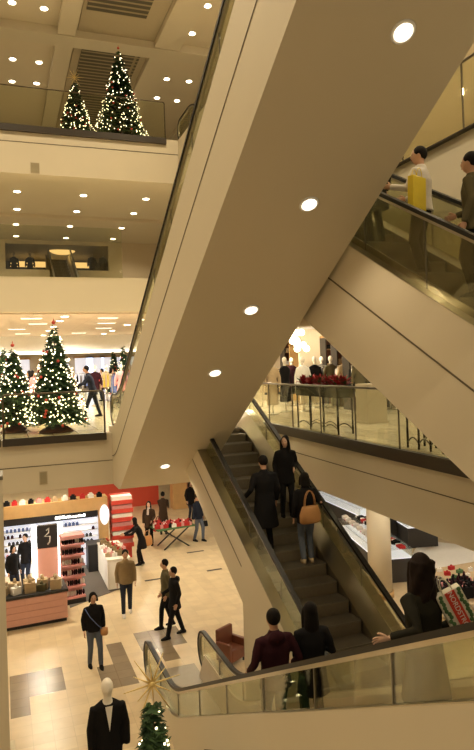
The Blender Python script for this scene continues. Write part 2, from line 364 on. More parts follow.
# ------------------------------------------------------------------ escalators
class Esc:
    def __init__(s, name, label, xc, wy, z0, up, H, m, half, chalf, Dp, ct, Lb=.9, Lt=1.2, zmin=None, pier=None, glass='glass', group=None, hr=.95, umin=None, umax=None, hrm='rubber'):
        s.m, s.H, s.hr, s.Lb, s.Lt, s.half = m, H, hr, Lb, Lt, half; s.uT = H / m; s.up = up; s.wy = wy; s.z0 = z0; s.xc = xc
        rz = 0 if up > 0 else PI
        s.root = root = thing(name, label, 'escalator', (xc, wy, z0), rz)
        u0, u1 = (-Lb if umin is None else umin), (s.uT + Lt if umax is None else umax)
        n = int((u1 - u0) / .2) + 1; us = [u0 + (u1 - u0) * i / n for i in range(n + 1)]
        ctp = [(u, s.tr(u) + ct) for u in us]
        def so(u):
            z = s.tr(u) - Dp
            if zmin is not None: z = max(z, zmin)
            return z
        # cladding
        for side, nm in ((-1, 'cladding_panel'), (1, 'cladding_panel')):
            x0, x1 = (side * chalf, side * (chalf - .10)) if side > 0 else (-chalf, -chalf + .10)
            if pier is None: segs = [(us, so)]
            else: segs = [([u for u in us if u < pier] + [pier], lambda u: 0.0), ([pier] + [u for u in us if u > pier], so)]
            mb = MB()
            for uu, fn in segs: mb.bandx([(u, s.tr(u) + ct) for u in uu], [(u, fn(u)) for u in uu], min(x0, x1), max(x0, x1))
            if True:
                mb.mi = 1; xs = side * (chalf + .002); uu = us if pier is None else segs[1][0]
                sp = [(u, s.tr(u) + ct - .41 * (ct + Dp)) for u in uu]; mb.sweepx(sp, xs, .004, .011)
            mb.build(nm, ['cream', 'seam'], root)
        uu = us if pier is None else [pier] + [u for u in us if u > pier]
        MB().bandx([(u, so(u) + .06) for u in uu], [(u, so(u)) for u in uu], -chalf + .1, chalf - .1).build('soffit', 'cream', root)
        if pier is not None: B(-chalf + .1, pier - .06, 0, chalf - .1, pier, so(pier) + .02).build('end_panel', 'cream', root)
        if umax is None and pier is None: B(-chalf + .1, u1 - .06, so(u1), chalf - .1, u1, s.tr(u1) - .1).build('end_panel', 'cream', root)
        gx = half
        hp = s.hrpath(u0, u1, umin is None, umax is None)
        for sd in (-1, 1):
            x = sd * gx
            MB().sweepx(hp, x, .042, .024).build('handrail', hrm, root)
            MB().sweepx([(y, z) for y, z in s.hrpath(u0, u1, umin is None, umax is None, .045)], x, .026, .022).build('handrail_track', 'steel', root)
            g = MB(); low = min(ct, .12) if False else ct
            g.bandx([(u, s.tr(u) + hr - .06) for u in us], [(u, s.tr(u) + ct - .01) for u in us], x - .006, x + .006)
            r = .36
            for end, uu_, sg in ((umin is None, u0, -1), (umax is None, u1, 1)):
                if not end: continue
                zc = s.tr(uu_) + hr - .40; top, bot = [], []
                for i in range(7):
                    a = PI / 2 * i / 6; dy = r * math.sin(a); dz = r * math.cos(a); top.append((uu_ + sg * dy, zc + dz)); bot.append((uu_ + sg * dy, max(zc - dz, s.tr(uu_) + .12)))
                if sg < 0: top.reverse(); bot.reverse()
                g.bandx(top, bot, x - .006, x + .006)
            g.mi = 1; u = u0 + 1.0
            while u < u1:
                g.box(x - .008, u - .008, s.tr(u) + ct, x + .008, u + .008, s.tr(u) + hr - .05); u += 1.35
            g.build('glass_balustrade', [glass, 'steel_dark'], root)
            # outer deck between cladding face and glass, inner deck, skirt
            xa_, xb_ = sorted((sd * (chalf - .001), x)); MB().bandx([(u, s.tr(u) + ct + .012) for u in us], [(u, s.tr(u) + ct - .03) for u in us], xa_, xb_).build('outer_deck', 'steel', root)
            xi = sd * (gx - .14); zi = max(ct, .12)
            xa_, xb_ = sorted((xi, x)); ins = min(zi, .2); mb = MB()
            mb.hexa([(0, 0, 0)] * 4, [(0, 0, 0)] * 4) if False else None
            o = len(mb.v)
            for u in us:
                z = s.tr(u); mb.v += [(x, u, z + max(ct, .12) + .01), (xi, u, z + .07), (xi, u, z - .25), (x, u, z - .25)]
            for i in range(len(us) - 1):
                for k in range(4):
                    k2 = (k + 1) % 4; mb.face([o + i * 4 + k, o + i * 4 + k2, o + i * 4 + 4 + k2, o + i * 4 + 4 + k])
            mb.face([0, 1, 2, 3]); mb.face([len(mb.v) - 4 + k for k in range(4)]); mb.build('inner_deck', 'steel', root)
        # steps
        wst = gx - .15; rise = .4 * m
        st = MB(); st.box(-wst, 0, -.05, wst, .40, 0); st.mi = 1; st.box(-wst + .01, -.012, -rise - .03, wst - .01, .012, -.012)
        st.mi = 2; st.box(-wst, -.014, -.022, wst, .0, .002)
        me = st.mesh('step', ['step', 'step_riser', 'steel_dark']); s.steps = []
        u = .25 - .4 * int(max(0, (.25 + .3)) / .4)
        while u < s.uT + .3:
            if u >= u0 and u < u1:
                z = s.tr(u + .1); o = bpy.data.objects.new('step', me); C.objects.link(o); o.parent = root; o.location = (0, u, z); s.steps.append((u, z))
            u += .4
        if umin is None: B(-wst - .1, u0 - .7, -.04, wst + .1, .32, .014).build('comb_plate', 'plate', root)
        if umax is None: B(-wst, s.uT + .3, H - .05, wst, u1 + .25, H).build('comb_plate', 'plate', root)
    def tr(s, u):
        w = .5; m, H, T = s.m, s.H, s.uT
        if u < -w: return 0.0
        if u < w: return m * (u + w) ** 2 / (4 * w)
        if u < T - w: return m * u
        if u < T + w: return H - m * (T + w - u) ** 2 / (4 * w)
        return H
    def hrpath(s, u0, u1, a, b, inset=0.0):
        r = .40 - inset; h = s.hr - inset; P = []
        if a:
            zc = s.tr(u0) + s.hr - .40
            for i in range(11):
                t = PI * (1 - i / 10) ; P.append((u0 - r * math.sin(t), zc + r * math.cos(t)))
            P = [(u0 + .12, P[0][1])] + P
        n = int((u1 - u0) / .15)
        for i in range(1 if a else 0, n + (0 if b else 1)):
            u = u0 + (u1 - u0) * i / n; dt = (s.tr(u + .05) - s.tr(u - .05)) / .1; q = inset * dt / math.hypot(1, dt)
            P.append((u + q * .0, s.tr(u) + h))
        if b:
            zc = s.tr(u1) + s.hr - .40
            for i in range(11):
                t = PI * i / 10; P.append((u1 + r * math.sin(t), zc + r * math.cos(t)))
            P.append((u1 - .12, P[-1][1]))
        return P
    def stand(s, wy, dx=0.0):    # standing point on the step nearest to world y
        u = (wy - s.wy) * s.up; best = min(s.steps, key=lambda q: abs(q[0] + .2 - u))
        c_ = s.wy + s.up * (best[0] + .2)
        return Vector((s.xc + dx, min(max(wy, c_ - .1), c_ + .1), s.z0 + best[1]))
escA = Esc('escalator', 'broad cream-clad escalator crossing overhead with round lamps in its underside', 3.62, 15.97, L1, -1, 10.2, .6, .875, 1.025, 1.62, .13, zmin=-1.3, Lb=.8)
escB = Esc('escalator', 'escalator at upper right carrying the man with the yellow bag', 5.475, 1.94, L1, 1, 5.1, .53, .575, .725, 1.71, .02, zmin=None, Lb=.5, glass='glass_dark')
escC = Esc('escalator', 'central escalator with dark steps rising from the ground floor past the column', 5.02, 5.35, 0, 1, 5.1, .526, .765, .97, .70, .44, pier=5.75, Lb=.6, Lt=1.25)
escD = Esc('escalator', 'nearest escalator in the foreground carrying the couple and the long-haired woman', 3.355, 11.2, 0, -1, 5.1, .514, .605, .68, .70, .48, pier=2.0, Lb=2.15, Lt=.9)
k = G(190, 90, L3 + 1.35)
escE = Esc('escalator', 'escalator arriving at the top floor beside the upper trees, mostly hidden', k.x + .65, k.y - 5.1 / .53, L2, 1, 5.1, .53, .6, .75, 1.4, .02, Lt=1.6, umin=1.0, hr=1.3)
p = PY(51.5, 264, 37); q = PY(74.5, 264, 37); 
u = (p.z - L2 - .95) / .577
escF = Esc('escalator', 'small distant escalator seen through the opening under the middle ceiling', (p.x + q.x) / 2, 37 - u, L2, 1, 4.6, .577, abs(q.x - p.x) / 2, abs(q.x - p.x) / 2 + .12, .9, .3, Lb=.4, umax=5.6, hrm='steel_bright')
# lamps in the underside of the broad escalator
A0 = escA.root
slope = math.atan(.6)
for px, py in [(403, 32), (309, 204), (251, 310), (215, 373), (165, 466)]:
    d = ray(px, py); best = None
    for i in range(2000):
        t = 4 + i * .01; P = Vector((0, 0, CZ)) + d * t; u = (15.97 - P.y)
        zs = L1 + max(escA.tr(u) - 1.62, -1.3)
        if P.z >= zs - .004: best = (P.x, P.y, zs, u); break
    if not best: continue
    x, y, zs, u = best
    flat = escA.tr(u) - 1.62 < -1.3
    loc = Vector((-(x - 3.62), u, zs - L1))
    ang = 0 if flat else slope
    rg = MB().loft([((0, 0, -.012), .125, .125), ((0, 0, .0), .135, .135)], 24).build('light_ring', 'white', A0, loc=loc); rg.rotation_euler = (ang, 0, 0)
    ln = MB().loft([((0, 0, -.018), .098, .098), ((0, 0, -.0125), .098, .098)], 24).build('lens', 'lamp_far', rg)
    dirn = Matrix.Rotation(ang, 3, 'X') @ Vector((0, 0, -1))
    lo = lamp(Vector((x, y, zs)) + Vector((0, -dirn.y, dirn.z)) * .06, 60, 130)

# ------------------------------------------------------------------ glass railings
def railing(label, p0, p1, z, h=1.07, seg=1.5, ch=.16, round0=True, round1=True):
    p0, p1 = Vector((p0[0], p0[1], 0)), Vector((p1[0], p1[1], 0)); L = (p1 - p0).length; ang = math.atan2(p1.y - p0.y, p1.x - p0.x)
    t = thing('glass_railing', label, 'railing', (p0.x, p0.y, z), ang)
    r = .07; pts = []
    if round0: pts += [(0, 0, 0)] + [(r - r * math.cos(PI / 2 * i / 4), 0, h - r + r * math.sin(PI / 2 * i / 4)) for i in range(5)]
    else: pts += [(0, 0, h)]
    if round1: pts += [(L - r + r * math.sin(PI / 2 * i / 4), 0, h - r + r * math.cos(PI / 2 * i / 4)) for i in range(5)] + [(L, 0, 0)]
    else: pts += [(L, 0, h)]
    MB().tube(pts, .024, 8).build('top_rail', 'post', t)
    n = max(1, round(L / seg))
    for i in range(n): B(L * i / n + .02, -.007, 0, L * (i + 1) / n - .02, .007, h - .03).build('glass_panel', 'glass_rail', t)
    for i in range(1, n): B(L * i / n - .01, -.012, 0, L * i / n + .01, .012, h - .02).build('post', 'post', t)
    B(-.03, -.06, -ch, L + .03, .05, .02).build('base_channel', 'channel', t)
    return t
xl, xr = PY(2.5, 395, FY - .06).x, PY(105, 433, FY - .06).x
railing('glass railing with dark top rail in front of the two lower Christmas trees', (xl, FY - .06), (xr, FY - .06), L1, seg=4)
railing('glass railing left of the lower trees, cut by the photo edge', (-6, FY - .06), (xl - .1, FY - .06), L1, seg=3)
xr3 = PY(165, 130, UY - .06).x
railing('high glass railing in front of the two upper Christmas trees', (-9, UY - .06), (xr3, UY - .06), L3, h=1.45, seg=7, ch=.22, round0=False)
def rx(y): return 6.35 + .5 * (y - 1) / 18
railing('glass railing along the right hand balcony behind the planters', (rx(6.5) - .05, 6.5), (rx(18.9) - .05, 18.9), L1, seg=1.55, ch=.2)
railing('glass railing of the second floor above the man with the yellow bag', (6.84, 0), (6.84, 24), L2, seg=1.6, ch=.0)
# tall glass pane edge on the second floor (its top line shows below the ceiling lamps)
gp = B(-9, UY - .05, L2, 4.5, UY - .03, L2 + 1.9).build('glass_screen', 'glass'); tag(gp, 'tall frameless glass pane standing on the second floor edge', 'glass screen')
for px, py, yv, w, h, lab in ((43.5, 478, FY, .19, .32, 'small grey vent grille on the first floor fascia above the wooden header'), (35, 168, UY, .32, .40, 'small grey vent grille on the fascia under the upper trees')):
    P = PY(px, py, yv - .01); vt = thing('vent_grille', lab, 'vent', (P.x, yv - .015, P.z)); B(-w / 2, 0, -h / 2, w / 2, .015, h / 2).build('frame', 'cream_dark', vt)
    mb = MB(); B(-w / 2 + .02, -.004, -h / 2 + .02, w / 2 - .02, 0, h / 2 - .02).build('slats', 'louvre', vt)
# pillar at the left photo edge
q = G(0, 716); xe = PX(7.5, 560, 0).x
pe = [Vector((0, 0, CZ)) + ray(px, 640) * ((10.9) / ray(px, 640).y) for px in (7.0,)][0]
pl = thing('pillar', 'slim square cream pillar at the left edge with a wider base', 'pillar', (pe.x - .3, 11.2, 0))
B(-.3, -.3, 0, .3, .3, 5.0).build('shaft', 'cream', pl); B(-.34, -.34, 0, .38, .34, .55).build('plinth', 'cream', pl, bevel=.02); B(-.31, -.31, 5.0, .31, .31, 5.06).build('cap', 'steel_dark', pl)
# ------------------------------------------------------------------ people
def fuse(mb, mats_names, vox=.02, it=3):
    me = mb.mesh('tmp', [mats_names[0]]); o = bpy.data.objects.new('tmp', me); C.objects.link(o)
    r = o.modifiers.new('r', 'REMESH'); r.mode = 'VOXEL'; r.voxel_size = vox; r.use_smooth_shade = True
    s_ = o.modifiers.new('s', 'SMOOTH'); s_.factor = .6; s_.iterations = it
    dg = bpy.context.evaluated_depsgraph_get(); m2 = bpy.data.meshes.new_from_object(o.evaluated_get(dg), depsgraph=dg)
    bpy.data.objects.remove(o); bpy.data.meshes.remove(me)
    return m2
def link(name, me, m, parent):
    me.name = name; me.materials.clear(); me.materials.append(MT[m]); o = bpy.data.objects.new(name, me); C.objects.link(o); o.parent = parent; return o
def ik(a, b, l1, l2, hint):
    a, b, hint = Vector(a), Vector(b), Vector(hint); d = b - a; L = min(d.length, (l1 + l2) * .999); d.normalize(); b = a + d * L
    x = (l1 * l1 - l2 * l2 + L * L) / (2 * L); h = math.sqrt(max(0, l1 * l1 - x * x)); n = (hint - d * hint.dot(d)).normalized()
    return a + d * x + n * h, b
def person(label, loc, head, h=1.72, group=None, top='c_black', coat=0.86, bottom='c_darkjeans', shoe='c_black', hair='hair_black', hairlen=0, skin='skin',
           fl=(-.10, .0), fr=(.10, .0), hl=None, hr_=None, lean=0.0, side=0.0, turn=0.0, nod=0.0, width=1.0, skirt=None, hood=False, flz=0, frz=0, bend=0, scarf=None, vox=.02, cuff=.0, puff=1.0):
    t = thing('person', label, 'person', loc, head, group); S = h / 1.75; t.scale = (S, S, S)
    W = width
    pel = Vector((0, 0, .93 - bend)); ank = [Vector((fl[0], fl[1], .085 + flz)), Vector((fr[0], fr[1], .085 + frz))]
    pel.y = (fl[1] + fr[1]) / 2 * .9 - (.15 * lean)
    up = Vector((side, lean, 1)).normalized()
    def sp(d): return pel + up * d
    waist, chest, shc, neck = sp(.13), sp(.34), sp(.47), sp(.56)
    shl = [shc + Vector((-.175 * W, 0, .0)), shc + Vector((.175 * W, 0, .0))]
    hip = [pel + Vector((-.09, 0, -.02)), pel + Vector((.09, 0, -.02))]
    knee = []; 
    for i in (0, 1):
        k_, a_ = ik(hip[i], ank[i], .43, .42, (0, 1, 0)); knee.append(k_); ank[i] = a_
    hands = [Vector(hl) if hl else shl[0] + Vector((-.06, .04, -.52)), Vector(hr_) if hr_ else shl[1] + Vector((.06, .04, -.52))]
    elb = []
    for i in (0, 1):
        e_, a_ = ik(shl[i], hands[i], .29, .26, ((-.4 if i == 0 else .4), -.6, -.9)); elb.append(e_); hands[i] = a_
    hd = neck + up * .135 + Vector((0, .025, 0))
    HM = Matrix.Rotation(turn, 3, 'Z') @ Matrix.Rotation(-nod, 3, 'X')
    def H(x, y, z): return hd + HM @ Vector((x, y, z))
    # body
    b = MB(); b.sm = True
    b.loft([(sp(-.06), .13, .09), (waist, .115, .085), (chest, .14 * W, .10), (sp(.45), .15 * W, .085), (sp(.51), .06, .06)], 14)
    b.tube([shc, neck, H(0, -.01, -.06)], [.07, .055, .055], 10)
    b.ball(hd, .077, .095, .118, 14, 10, HM); b.ball(H(0, .03, -.055), .055, .06, .06, 10, 8, HM)
    b.ball(H(0, .098, -.015), .014, .02, .028, 8, 6, HM)
    for sx in (-1, 1): b.ball(H(.08 * sx, -.005, -.01), .012, .025, .033, 8, 6, HM)
    for i in (0, 1):
        b.tube([shl[i], elb[i], hands[i]], [.045, .036, .026], 8)
        b.tube([hip[i], knee[i], ank[i]], [.08, .055, .038], 8)
    me = fuse(b, [skin], vox)
    import bmesh
    bm_ = bmesh.new(); bm_.from_mesh(me)
    hb = MB(); hb.sm = True
    for i in (0, 1):
        d = (hands[i] - elb[i]).normalized(); sd = (-1 if i == 0 else 1)
        pn = d.cross(Vector((0, 0, 1))); pn = pn.normalized() if pn.length > .1 else Vector((1, 0, 0)); wd = d.cross(pn).normalized()
        # palm width direction wd, palm normal pn
        w0 = hands[i]; p1 = w0 + d * .045; p2 = w0 + d * .085
        Mx = Matrix((wd, pn, d)).transposed()
        hb.ball(w0 + d * .045, .040, .018, .055, 10, 7, Mx)
        for j, (off, ln) in enumerate(((-.028, .062), (-.0095, .074), (.0095, .070), (.028, .055))):
            a0 = w0 + d * .075 + wd * off; curl = pn * (-.25)
            a1 = a0 + d * ln * .45 + pn * .006; a2 = a1 + (d * .8 + curl * 1.2).normalized() * ln * .32; a3 = a2 + (d * .4 + curl * 2.6).normalized() * ln * .25
            hb.tube([a0 - d * .02, a0, a1, a2, a3], [.009, .009, .0085, .0075, .006], 6)
        a0 = w0 + d * .025 - wd * .03; hb.tube([a0 + wd * .015, a0, a0 + d * .03 - wd * .025, a0 + d * .055 - wd * .03], [.012, .012, .010, .007], 6)
    hm = hb.mesh('h', [skin]); bm_.from_mesh(hm); bm_.to_mesh(me); bm_.free(); me.polygons.foreach_set('use_smooth', [True] * len(me.polygons))
    link('body', me, skin, t)
    fm = MB()
    for sx in (-1, 1): fm.ball(H(.030 * sx, .083, .010), .012, .007, .007, 8, 6, HM)
    fm.build('eyes', 'black', t)
    MB().ball(H(0, .09, -.058), .022, .008, .007, 8, 6, HM).build('mouth', 'lip', t)
    # hair
    hb = MB(); hb.sm = True
    hb.ball(H(0, -.022, .028), .092, .100, .108, 14, 10, HM)
    if hairlen > 0:
        n = 5
        hb.loft([(H(0, -.03, .05), .08, .07), (H(0, -.045, -.05), .095, .075), (H(0, -.055, -.05 - hairlen * .5), .105, .07), (H(0, -.075, -.05 - hairlen), .085, .045)][::-1], 12)
        for sx in (-1, 1): hb.tube([H(.075 * sx, .02, .05), H(.088 * sx, .015, -.06), H(.095 * sx, .02, -.05 - hairlen * .8)], [.025, .03, .018], 8)
    if hairlen > .3:
        for q_ in range(9):
            a = PI * (q_ + .5) / 9 + PI; ca, sa = math.cos(a), math.sin(a); pts = []
            for z_ in range(9):
                f_ = z_ / 8; rr_ = .085 + .03 * f_ + .012 * math.sin(z_ * 1.9 + q_ * 2.1); pts.append(H(ca * rr_ + .012 * math.sin(z_ * 1.6 + q_), sa * rr_ * .8 - .03, .07 - f_ * (hairlen + .12 + .03 * (q_ % 3))))
            hb.tube(pts, [.026, .03, .03, .03, .03, .028, .026, .02, .010], 7)
    link('hair', fuse(hb, [hair], .011 if hairlen > .3 else .014, 1 if hairlen > .3 else 2), hair, t)
    # upper garment
    j = MB(); j.sm = True; P_ = puff
    hem = sp(-(.93 - coat)) if False else None
    rings = [(sp(.52), .075, .075), (sp(.47), .165 * W, .10 * P_), (chest, .185 * W, .135 * P_), (waist, .165 * W, .12 * P_)]
    zz = coat - .93; fx = .18 + max(0, -zz) * .12
    if zz < .0: rings += [(sp(-.03), .18 * W, .135 * P_)]; rings += [(pel + Vector((0, 0, zz)) + Vector((0, .0, 0)), fx * W, (.14 + max(0, -zz) * .14) * P_)]
    else: rings += [(sp(zz), .17 * W, .125 * P_)]
    j.loft(rings[::-1], 16)
    for i in (0, 1):
        hd_ = (hands[i] - elb[i]).normalized()
        j.tube([shl[i] + Vector((.05 * (1 if i == 0 else -1), 0, -.03)), shl[i] + Vector((0, 0, -.025)), shl[i].lerp(elb[i], .5), elb[i], hands[i] + hd_ * (.0 - cuff)], [.075 * P_, .066 * P_, .061 * P_, .053 * P_, .043 * P_], 10)
    j.ball(sp(.525), .082, .082, .06, 12, 6)
    if hood: j.ball(sp(.50) + Vector((0, -.09, .0)), .12, .07, .08, 12, 8)
    link('coat' if coat < .85 else 'jacket', fuse(j, [top], vox, 3), top, t)
    if scarf:
        q = MB(); q.sm = True; q.ball(sp(.545), .09, .09, .05, 12, 8); q.tube([sp(.52) + Vector((.02, .10, 0)), sp(.30) + Vector((.03, .15, 0))], [.045, .05], 8)
        link('scarf', fuse(q, [scarf], .016, 2), scarf, t)
    # trousers or skirt
    q = MB(); q.sm = True
    if skirt:
        q.loft([(pel + Vector((0, 0, -.45)), .20, .17), (sp(-.05), .17, .13), (sp(.10), .145, .11)], 14); link('skirt', fuse(q, [skirt], vox, 2), skirt, t); q = MB(); q.sm = True
    q.loft([(sp(-.10), .155, .115), (sp(0), .16, .12), (sp(.10), .14, .105)], 14)
    for i in (0, 1): q.tube([hip[i], hip[i].lerp(knee[i], .5), knee[i], ank[i] + Vector((0, 0, -.02))], [.098, .086, .068, .056], 10)
    link('trousers', fuse(q, [bottom], vox, 3), bottom, t)
    for i in (0, 1):
        q = MB(); q.sm = True; a_ = ank[i]
        q.loft([(a_ + Vector((0, .05, -.085)), .045, .135), (a_ + Vector((0, .05, -.05)), .045, .135), (a_ + Vector((0, .0, .0)), .04, .05)], 14)
        q.build('shoe', shoe, t)
    t['_S'] = S
    def world(p): return Matrix.Translation(Vector(loc)) @ Matrix.Rotation(head, 4, 'Z') @ (Vector(p) * S)
    t.pop('_S', None)
    return t, [world(x) for x in hands], world
def handbag(label, loc, rz, w=.34, h=.24, d=.12, m='leather_tan', strap=.18, name='handbag', cat='bag', tilt=0):
    t = thing(name, label, cat, loc, rz); t.rotation_euler = (tilt, 0, rz)
    b = MB(); b.sm = True
    b.loft([((0, 0, -h), w * .42, d * .45), ((0, 0, -h * .9), w * .5, d * .52), ((0, 0, -h * .5), w * .5, d * .5), ((0, 0, -h * .1), w * .4, d * .3), ((0, 0, 0), w * .36, d * .15)], 16)
    b.build('bag_body', m, t)
    for s_ in (-1, 1): MB().tube([(-w * .25, s_ * d * .12, -.01)] + [(-w * .25 * math.cos(PI * i / 8), s_ * d * .12, strap * math.sin(PI * i / 8)) for i in range(9)], .008, 6).build('strap', m, t)
    return t
def shopbag(label, loc, rot, w, h, d, m, name='shopping_bag', handles=True):
    t = thing(name, label, 'shopping bag', loc); t.rotation_euler = rot
    b = MB(); b.hexa([(-w / 2, -d / 2, -h), (w / 2, -d / 2, -h), (w / 2, d / 2, -h), (-w / 2, d / 2, -h)], [(-w / 2, -d / 2, 0), (w / 2, -d / 2, 0), (w / 2, d / 2, 0), (-w / 2, d / 2, 0)])
    b.build('bag_body', m, t, bevel=.01)
    if handles:
        for s_ in (-1, 1): MB().tube([(w * .2 * math.cos(PI * i / 8), s_ * d * .4, .12 * math.sin(PI * i / 8) - .01) for i in range(9)], .005, 6).build('handle', m, t)
    return t
Hd = lambda dx, dy: math.atan2(-dx, dy)      # heading whose local +Y points along (dx, dy)
def gp_(px, py): v = G(px, py); return (v.x, v.y, 0)

# ground floor walkers
person('woman walking forward in black jacket and grey jeans with crossbody strap, near the pink counter', gp_(95, 667), Hd(.1, -1), 1.68, coat=.86, bottom='c_jeans', hairlen=.05,
       fl=(-.12, .10), fr=(.10, -.10), scarf=None, cuff=.02)
p_ = G(95, 667)
t = thing('crossbody_bag', 'small tan crossbody bag on the hip of the woman in grey jeans', 'bag', (p_.x - .02, p_.y - .02, 0))
MB().tube([(-.17, -.06, 1.36), (-.08, -.15, 1.2), (.08, -.16, 1.0), (.2, -.10, .86)], .009, 6).build('strap', 'c_blue', t)
MB().loft([((.24, -.08, .72), .07, .05), ((.24, -.08, .76), .09, .06), ((.24, -.08, .88), .08, .04)], 12).build('bag_body', 'leather_tan', t)
person('man in tan shirt and dark trousers walking past the white counter', gp_(127, 614), Hd(-.1, -1), 1.76, top='c_tan', coat=.84, bottom='c_darkjeans', shoe='c_white', fl=(-.10, -.16), fr=(.10, .16), width=1.05)
person('person in dark hooded coat striding left across the tiles', gp_(176, 636), Hd(-1, -.12), 1.72, top='c_black', coat=.72, bottom='c_black', fl=(-.10, .26), fr=(.09, -.24), hood=True, hr_=(.18, .28, 1.05))
person('companion in pale olive jacket half hidden behind the striding dark coat', (G(171, 629).x - .05, G(171, 626).y, 0), Hd(-1, .05), 1.74, top='c_olive', coat=.82, bottom='c_black', fl=(-.10, .18), fr=(.10, -.16), hair='hair_black')
c_ = gp_(138, 565)
person('woman in black coat bending over the white display counter', (c_[0] + .05, c_[1], 0), Hd(-1, .15), 1.66, coat=.60, bottom='c_black', hairlen=.12, lean=.35, hr_=(.12, .52, 1.12), hl=(-.15, .50, 1.15), fl=(-.08, 0), fr=(.1, -.12))
q = G(146, 562); handbag('brown leather handbag hanging from the arm of the woman in black coat', (q.x + .05, q.y - .1, .92), .4, m='leather_tan', w=.42, h=.34)
c_ = gp_(150, 545)
person('woman with pale scarf and long dark hair standing behind the black coat', c_, Hd(-.4, -1), 1.66, top='c_brown', coat=.70, bottom='c_black', hair='hair_black', hairlen=.2, scarf='c_scarf', skin='skin_light', hl=(-.14, .22, 1.0))
handbag('dark brown handbag held by the woman with the pale scarf', (c_[0] + .32, c_[1] - .15, .9), .2, m='c_brown', w=.4, h=.3)
c_ = gp_(165, 534)
person('person in dark brown coat bent over the table of red gift boxes', (c_[0] - .05, c_[1], 0), Hd(.3, 1), 1.7, top='c_brown', coat=.5, bottom='c_black', lean=.25, hl=(-.1, .45, 1.0), hr_=(.2, .45, 1.0))
shopbag('red shopping bag beside the person in dark brown coat', (c_[0] - .32, c_[1] - .15, .62), (0, 0, .3), .34, .42, .14, 'c_red')
person('distant person in black near the wooden cabinet behind the gift table', (G(172, 505).x, G(172, 522).y, 0), Hd(.4, -1), 1.7, top='c_black', coat=.7, hairlen=.1)
c_ = gp_(199, 541)
person('man in dark jacket and blue jeans walking beside the escalator side', c_, Hd(.55, -1), 1.8, top='c_navy', coat=.84, bottom='c_jeans', lean=-.05, fl=(-.10, .12), fr=(.1, -.14), hr_=(.3, .1, .85))
t = thing('wristlet', 'small dark bag in the hand of the man in blue jeans', 'bag', (c_[0] + .27, c_[1] - .05, .55)); MB().loft([((0, 0, 0), .10, .06), ((0, 0, .2), .08, .05)], 10).build('bag_body', 'c_black', t); MB().tube([(-.05, 0, .19), (0, 0, .32), (.05, 0, .19)], .006, 6).build('strap', 'c_black', t)
c_ = gp_(27, 588)
person('sales clerk with dark hair tied up and black clothes behind the pink counter', (PY(26, 560, 21.2).x, 21.2, 0), Hd(-.5, -1), 1.66, coat=.8, hairlen=.0, hr_=(.15, .3, 1.05), skin='skin_light')
person('shorter sales clerk in black next to the pillar behind the pink counter', (PY(13, 560, 20.4).x, 20.4, 0), Hd(.7, -1), 1.55, coat=.8, hairlen=.08, skin='skin_light')

# central escalator riders
f = escC.stand(11.5, -.30)
person('man in long dark coat riding up the central escalator, seen from behind', f, Hd(0, 1), 1.80, top='c_black', coat=.42, bottom='c_black', hair='hair_black', hl=(-.36, .10, .98), width=1.12, fl=(-.1, 0), fr=(.1, .0), nod=.1)
f = escC.stand(12.1, .44)
person('woman in dark jacket looking back down on the central escalator, beside the right handrail', f, Hd(-.25, -1), 1.66, top='c_black', coat=.72, bottom='c_black', hair='hair_black', hairlen=.28, skin='skin_light', hl=(-.15, .2, 1.05), turn=-.5)
f = escC.stand(11.0, .33)
t_, hh, wf = person('woman in black with jeans and beige boots on the central escalator', f, Hd(.15, 1), 1.70, top='c_black', coat=.78, bottom='c_jeans', shoe='c_beige', hairlen=.10, hr_=(.22, .12, 1.2), fl=(-.08, -.02), fr=(.09, .02))
handbag('large tan shoulder bag on the woman with beige boots', wf((.02, -.20, 1.14)), .1, w=.46, h=.32, d=.16, strap=.28)
for i, sx in enumerate((-.08, .09)): pass

# foreground escalator riders
f = escD.stand(7.2, -.34)
t_, hh, wf = person('man with short dark hair and maroon-hooded dark jacket, left one of the foreground couple', f, Hd(0, 1), 1.70, top='c_maroon', coat=.80, bottom='c_black', hood=True, width=1.12, hl=(-.28, .18, .95), hr_=(.30, .12, .98), vox=.016)
f = escD.stand(7.2, .16)
person('woman in black coat with dark hair, right one of the foreground couple', f, Hd(.1, 1), 1.70, top='c_black', coat=.62, bottom='c_black', hairlen=.22, hl=(-.12, .22, 1.05), hr_=(.2, .2, 1.1), vox=.016)
f = escD.stand(4.42, -.18)
hw = Matrix.Rotation(.1, 3, 'Z').inverted() @ (Vector((2.80, 4.36, 4.51)) - f) / (1.64 / 1.75)
t_, hh, wf = person('long-haired woman in dark coat resting her hand on the foreground handrail', f, .1, 1.64, top='c_darkgreen', coat=.50, bottom='c_black', hair='hair_brown', hairlen=.50, skin='skin_light', vox=.013,
       hl=tuple(hw), hr_=(.22, .10, 1.0), width=1.0, cuff=.02, turn=-.25)
bagp = PX(446, 590, 3.33)
sb = shopbag('white shopping bag with red vertical lettered band and green pattern', bagp, (0, R(-26), R(-20)), .22, .38, .08, 'bag_white')
B(-.035, -.046, -.375, .05, -.041, -.005).build('red_band', 'bag_red', sb)
rr = random.Random(3)
for sx in (-1, 1):
    mb = MB()
    for i in range(12):
        z = -.02 - i * .029; x = sx * (.080 + rr.uniform(-.012, .012)); mb.ball((x, -.041, z), .018, .003, .019, 6, 4)
    mb.build('green_print', 'c_green', sb)
tx = bpy.data.curves.new('txt', 'FONT'); tx.body = 'NORDSTROM'; tx.size = .058; tx.align_x = 'CENTER'; tx.align_y = 'CENTER'; tx.extrude = .0008
to = bpy.data.objects.new('t', tx); C.objects.link(to); dg = bpy.context.evaluated_depsgraph_get(); tm = bpy.data.meshes.new_from_object(to.evaluated_get(dg), depsgraph=dg); bpy.data.objects.remove(to)
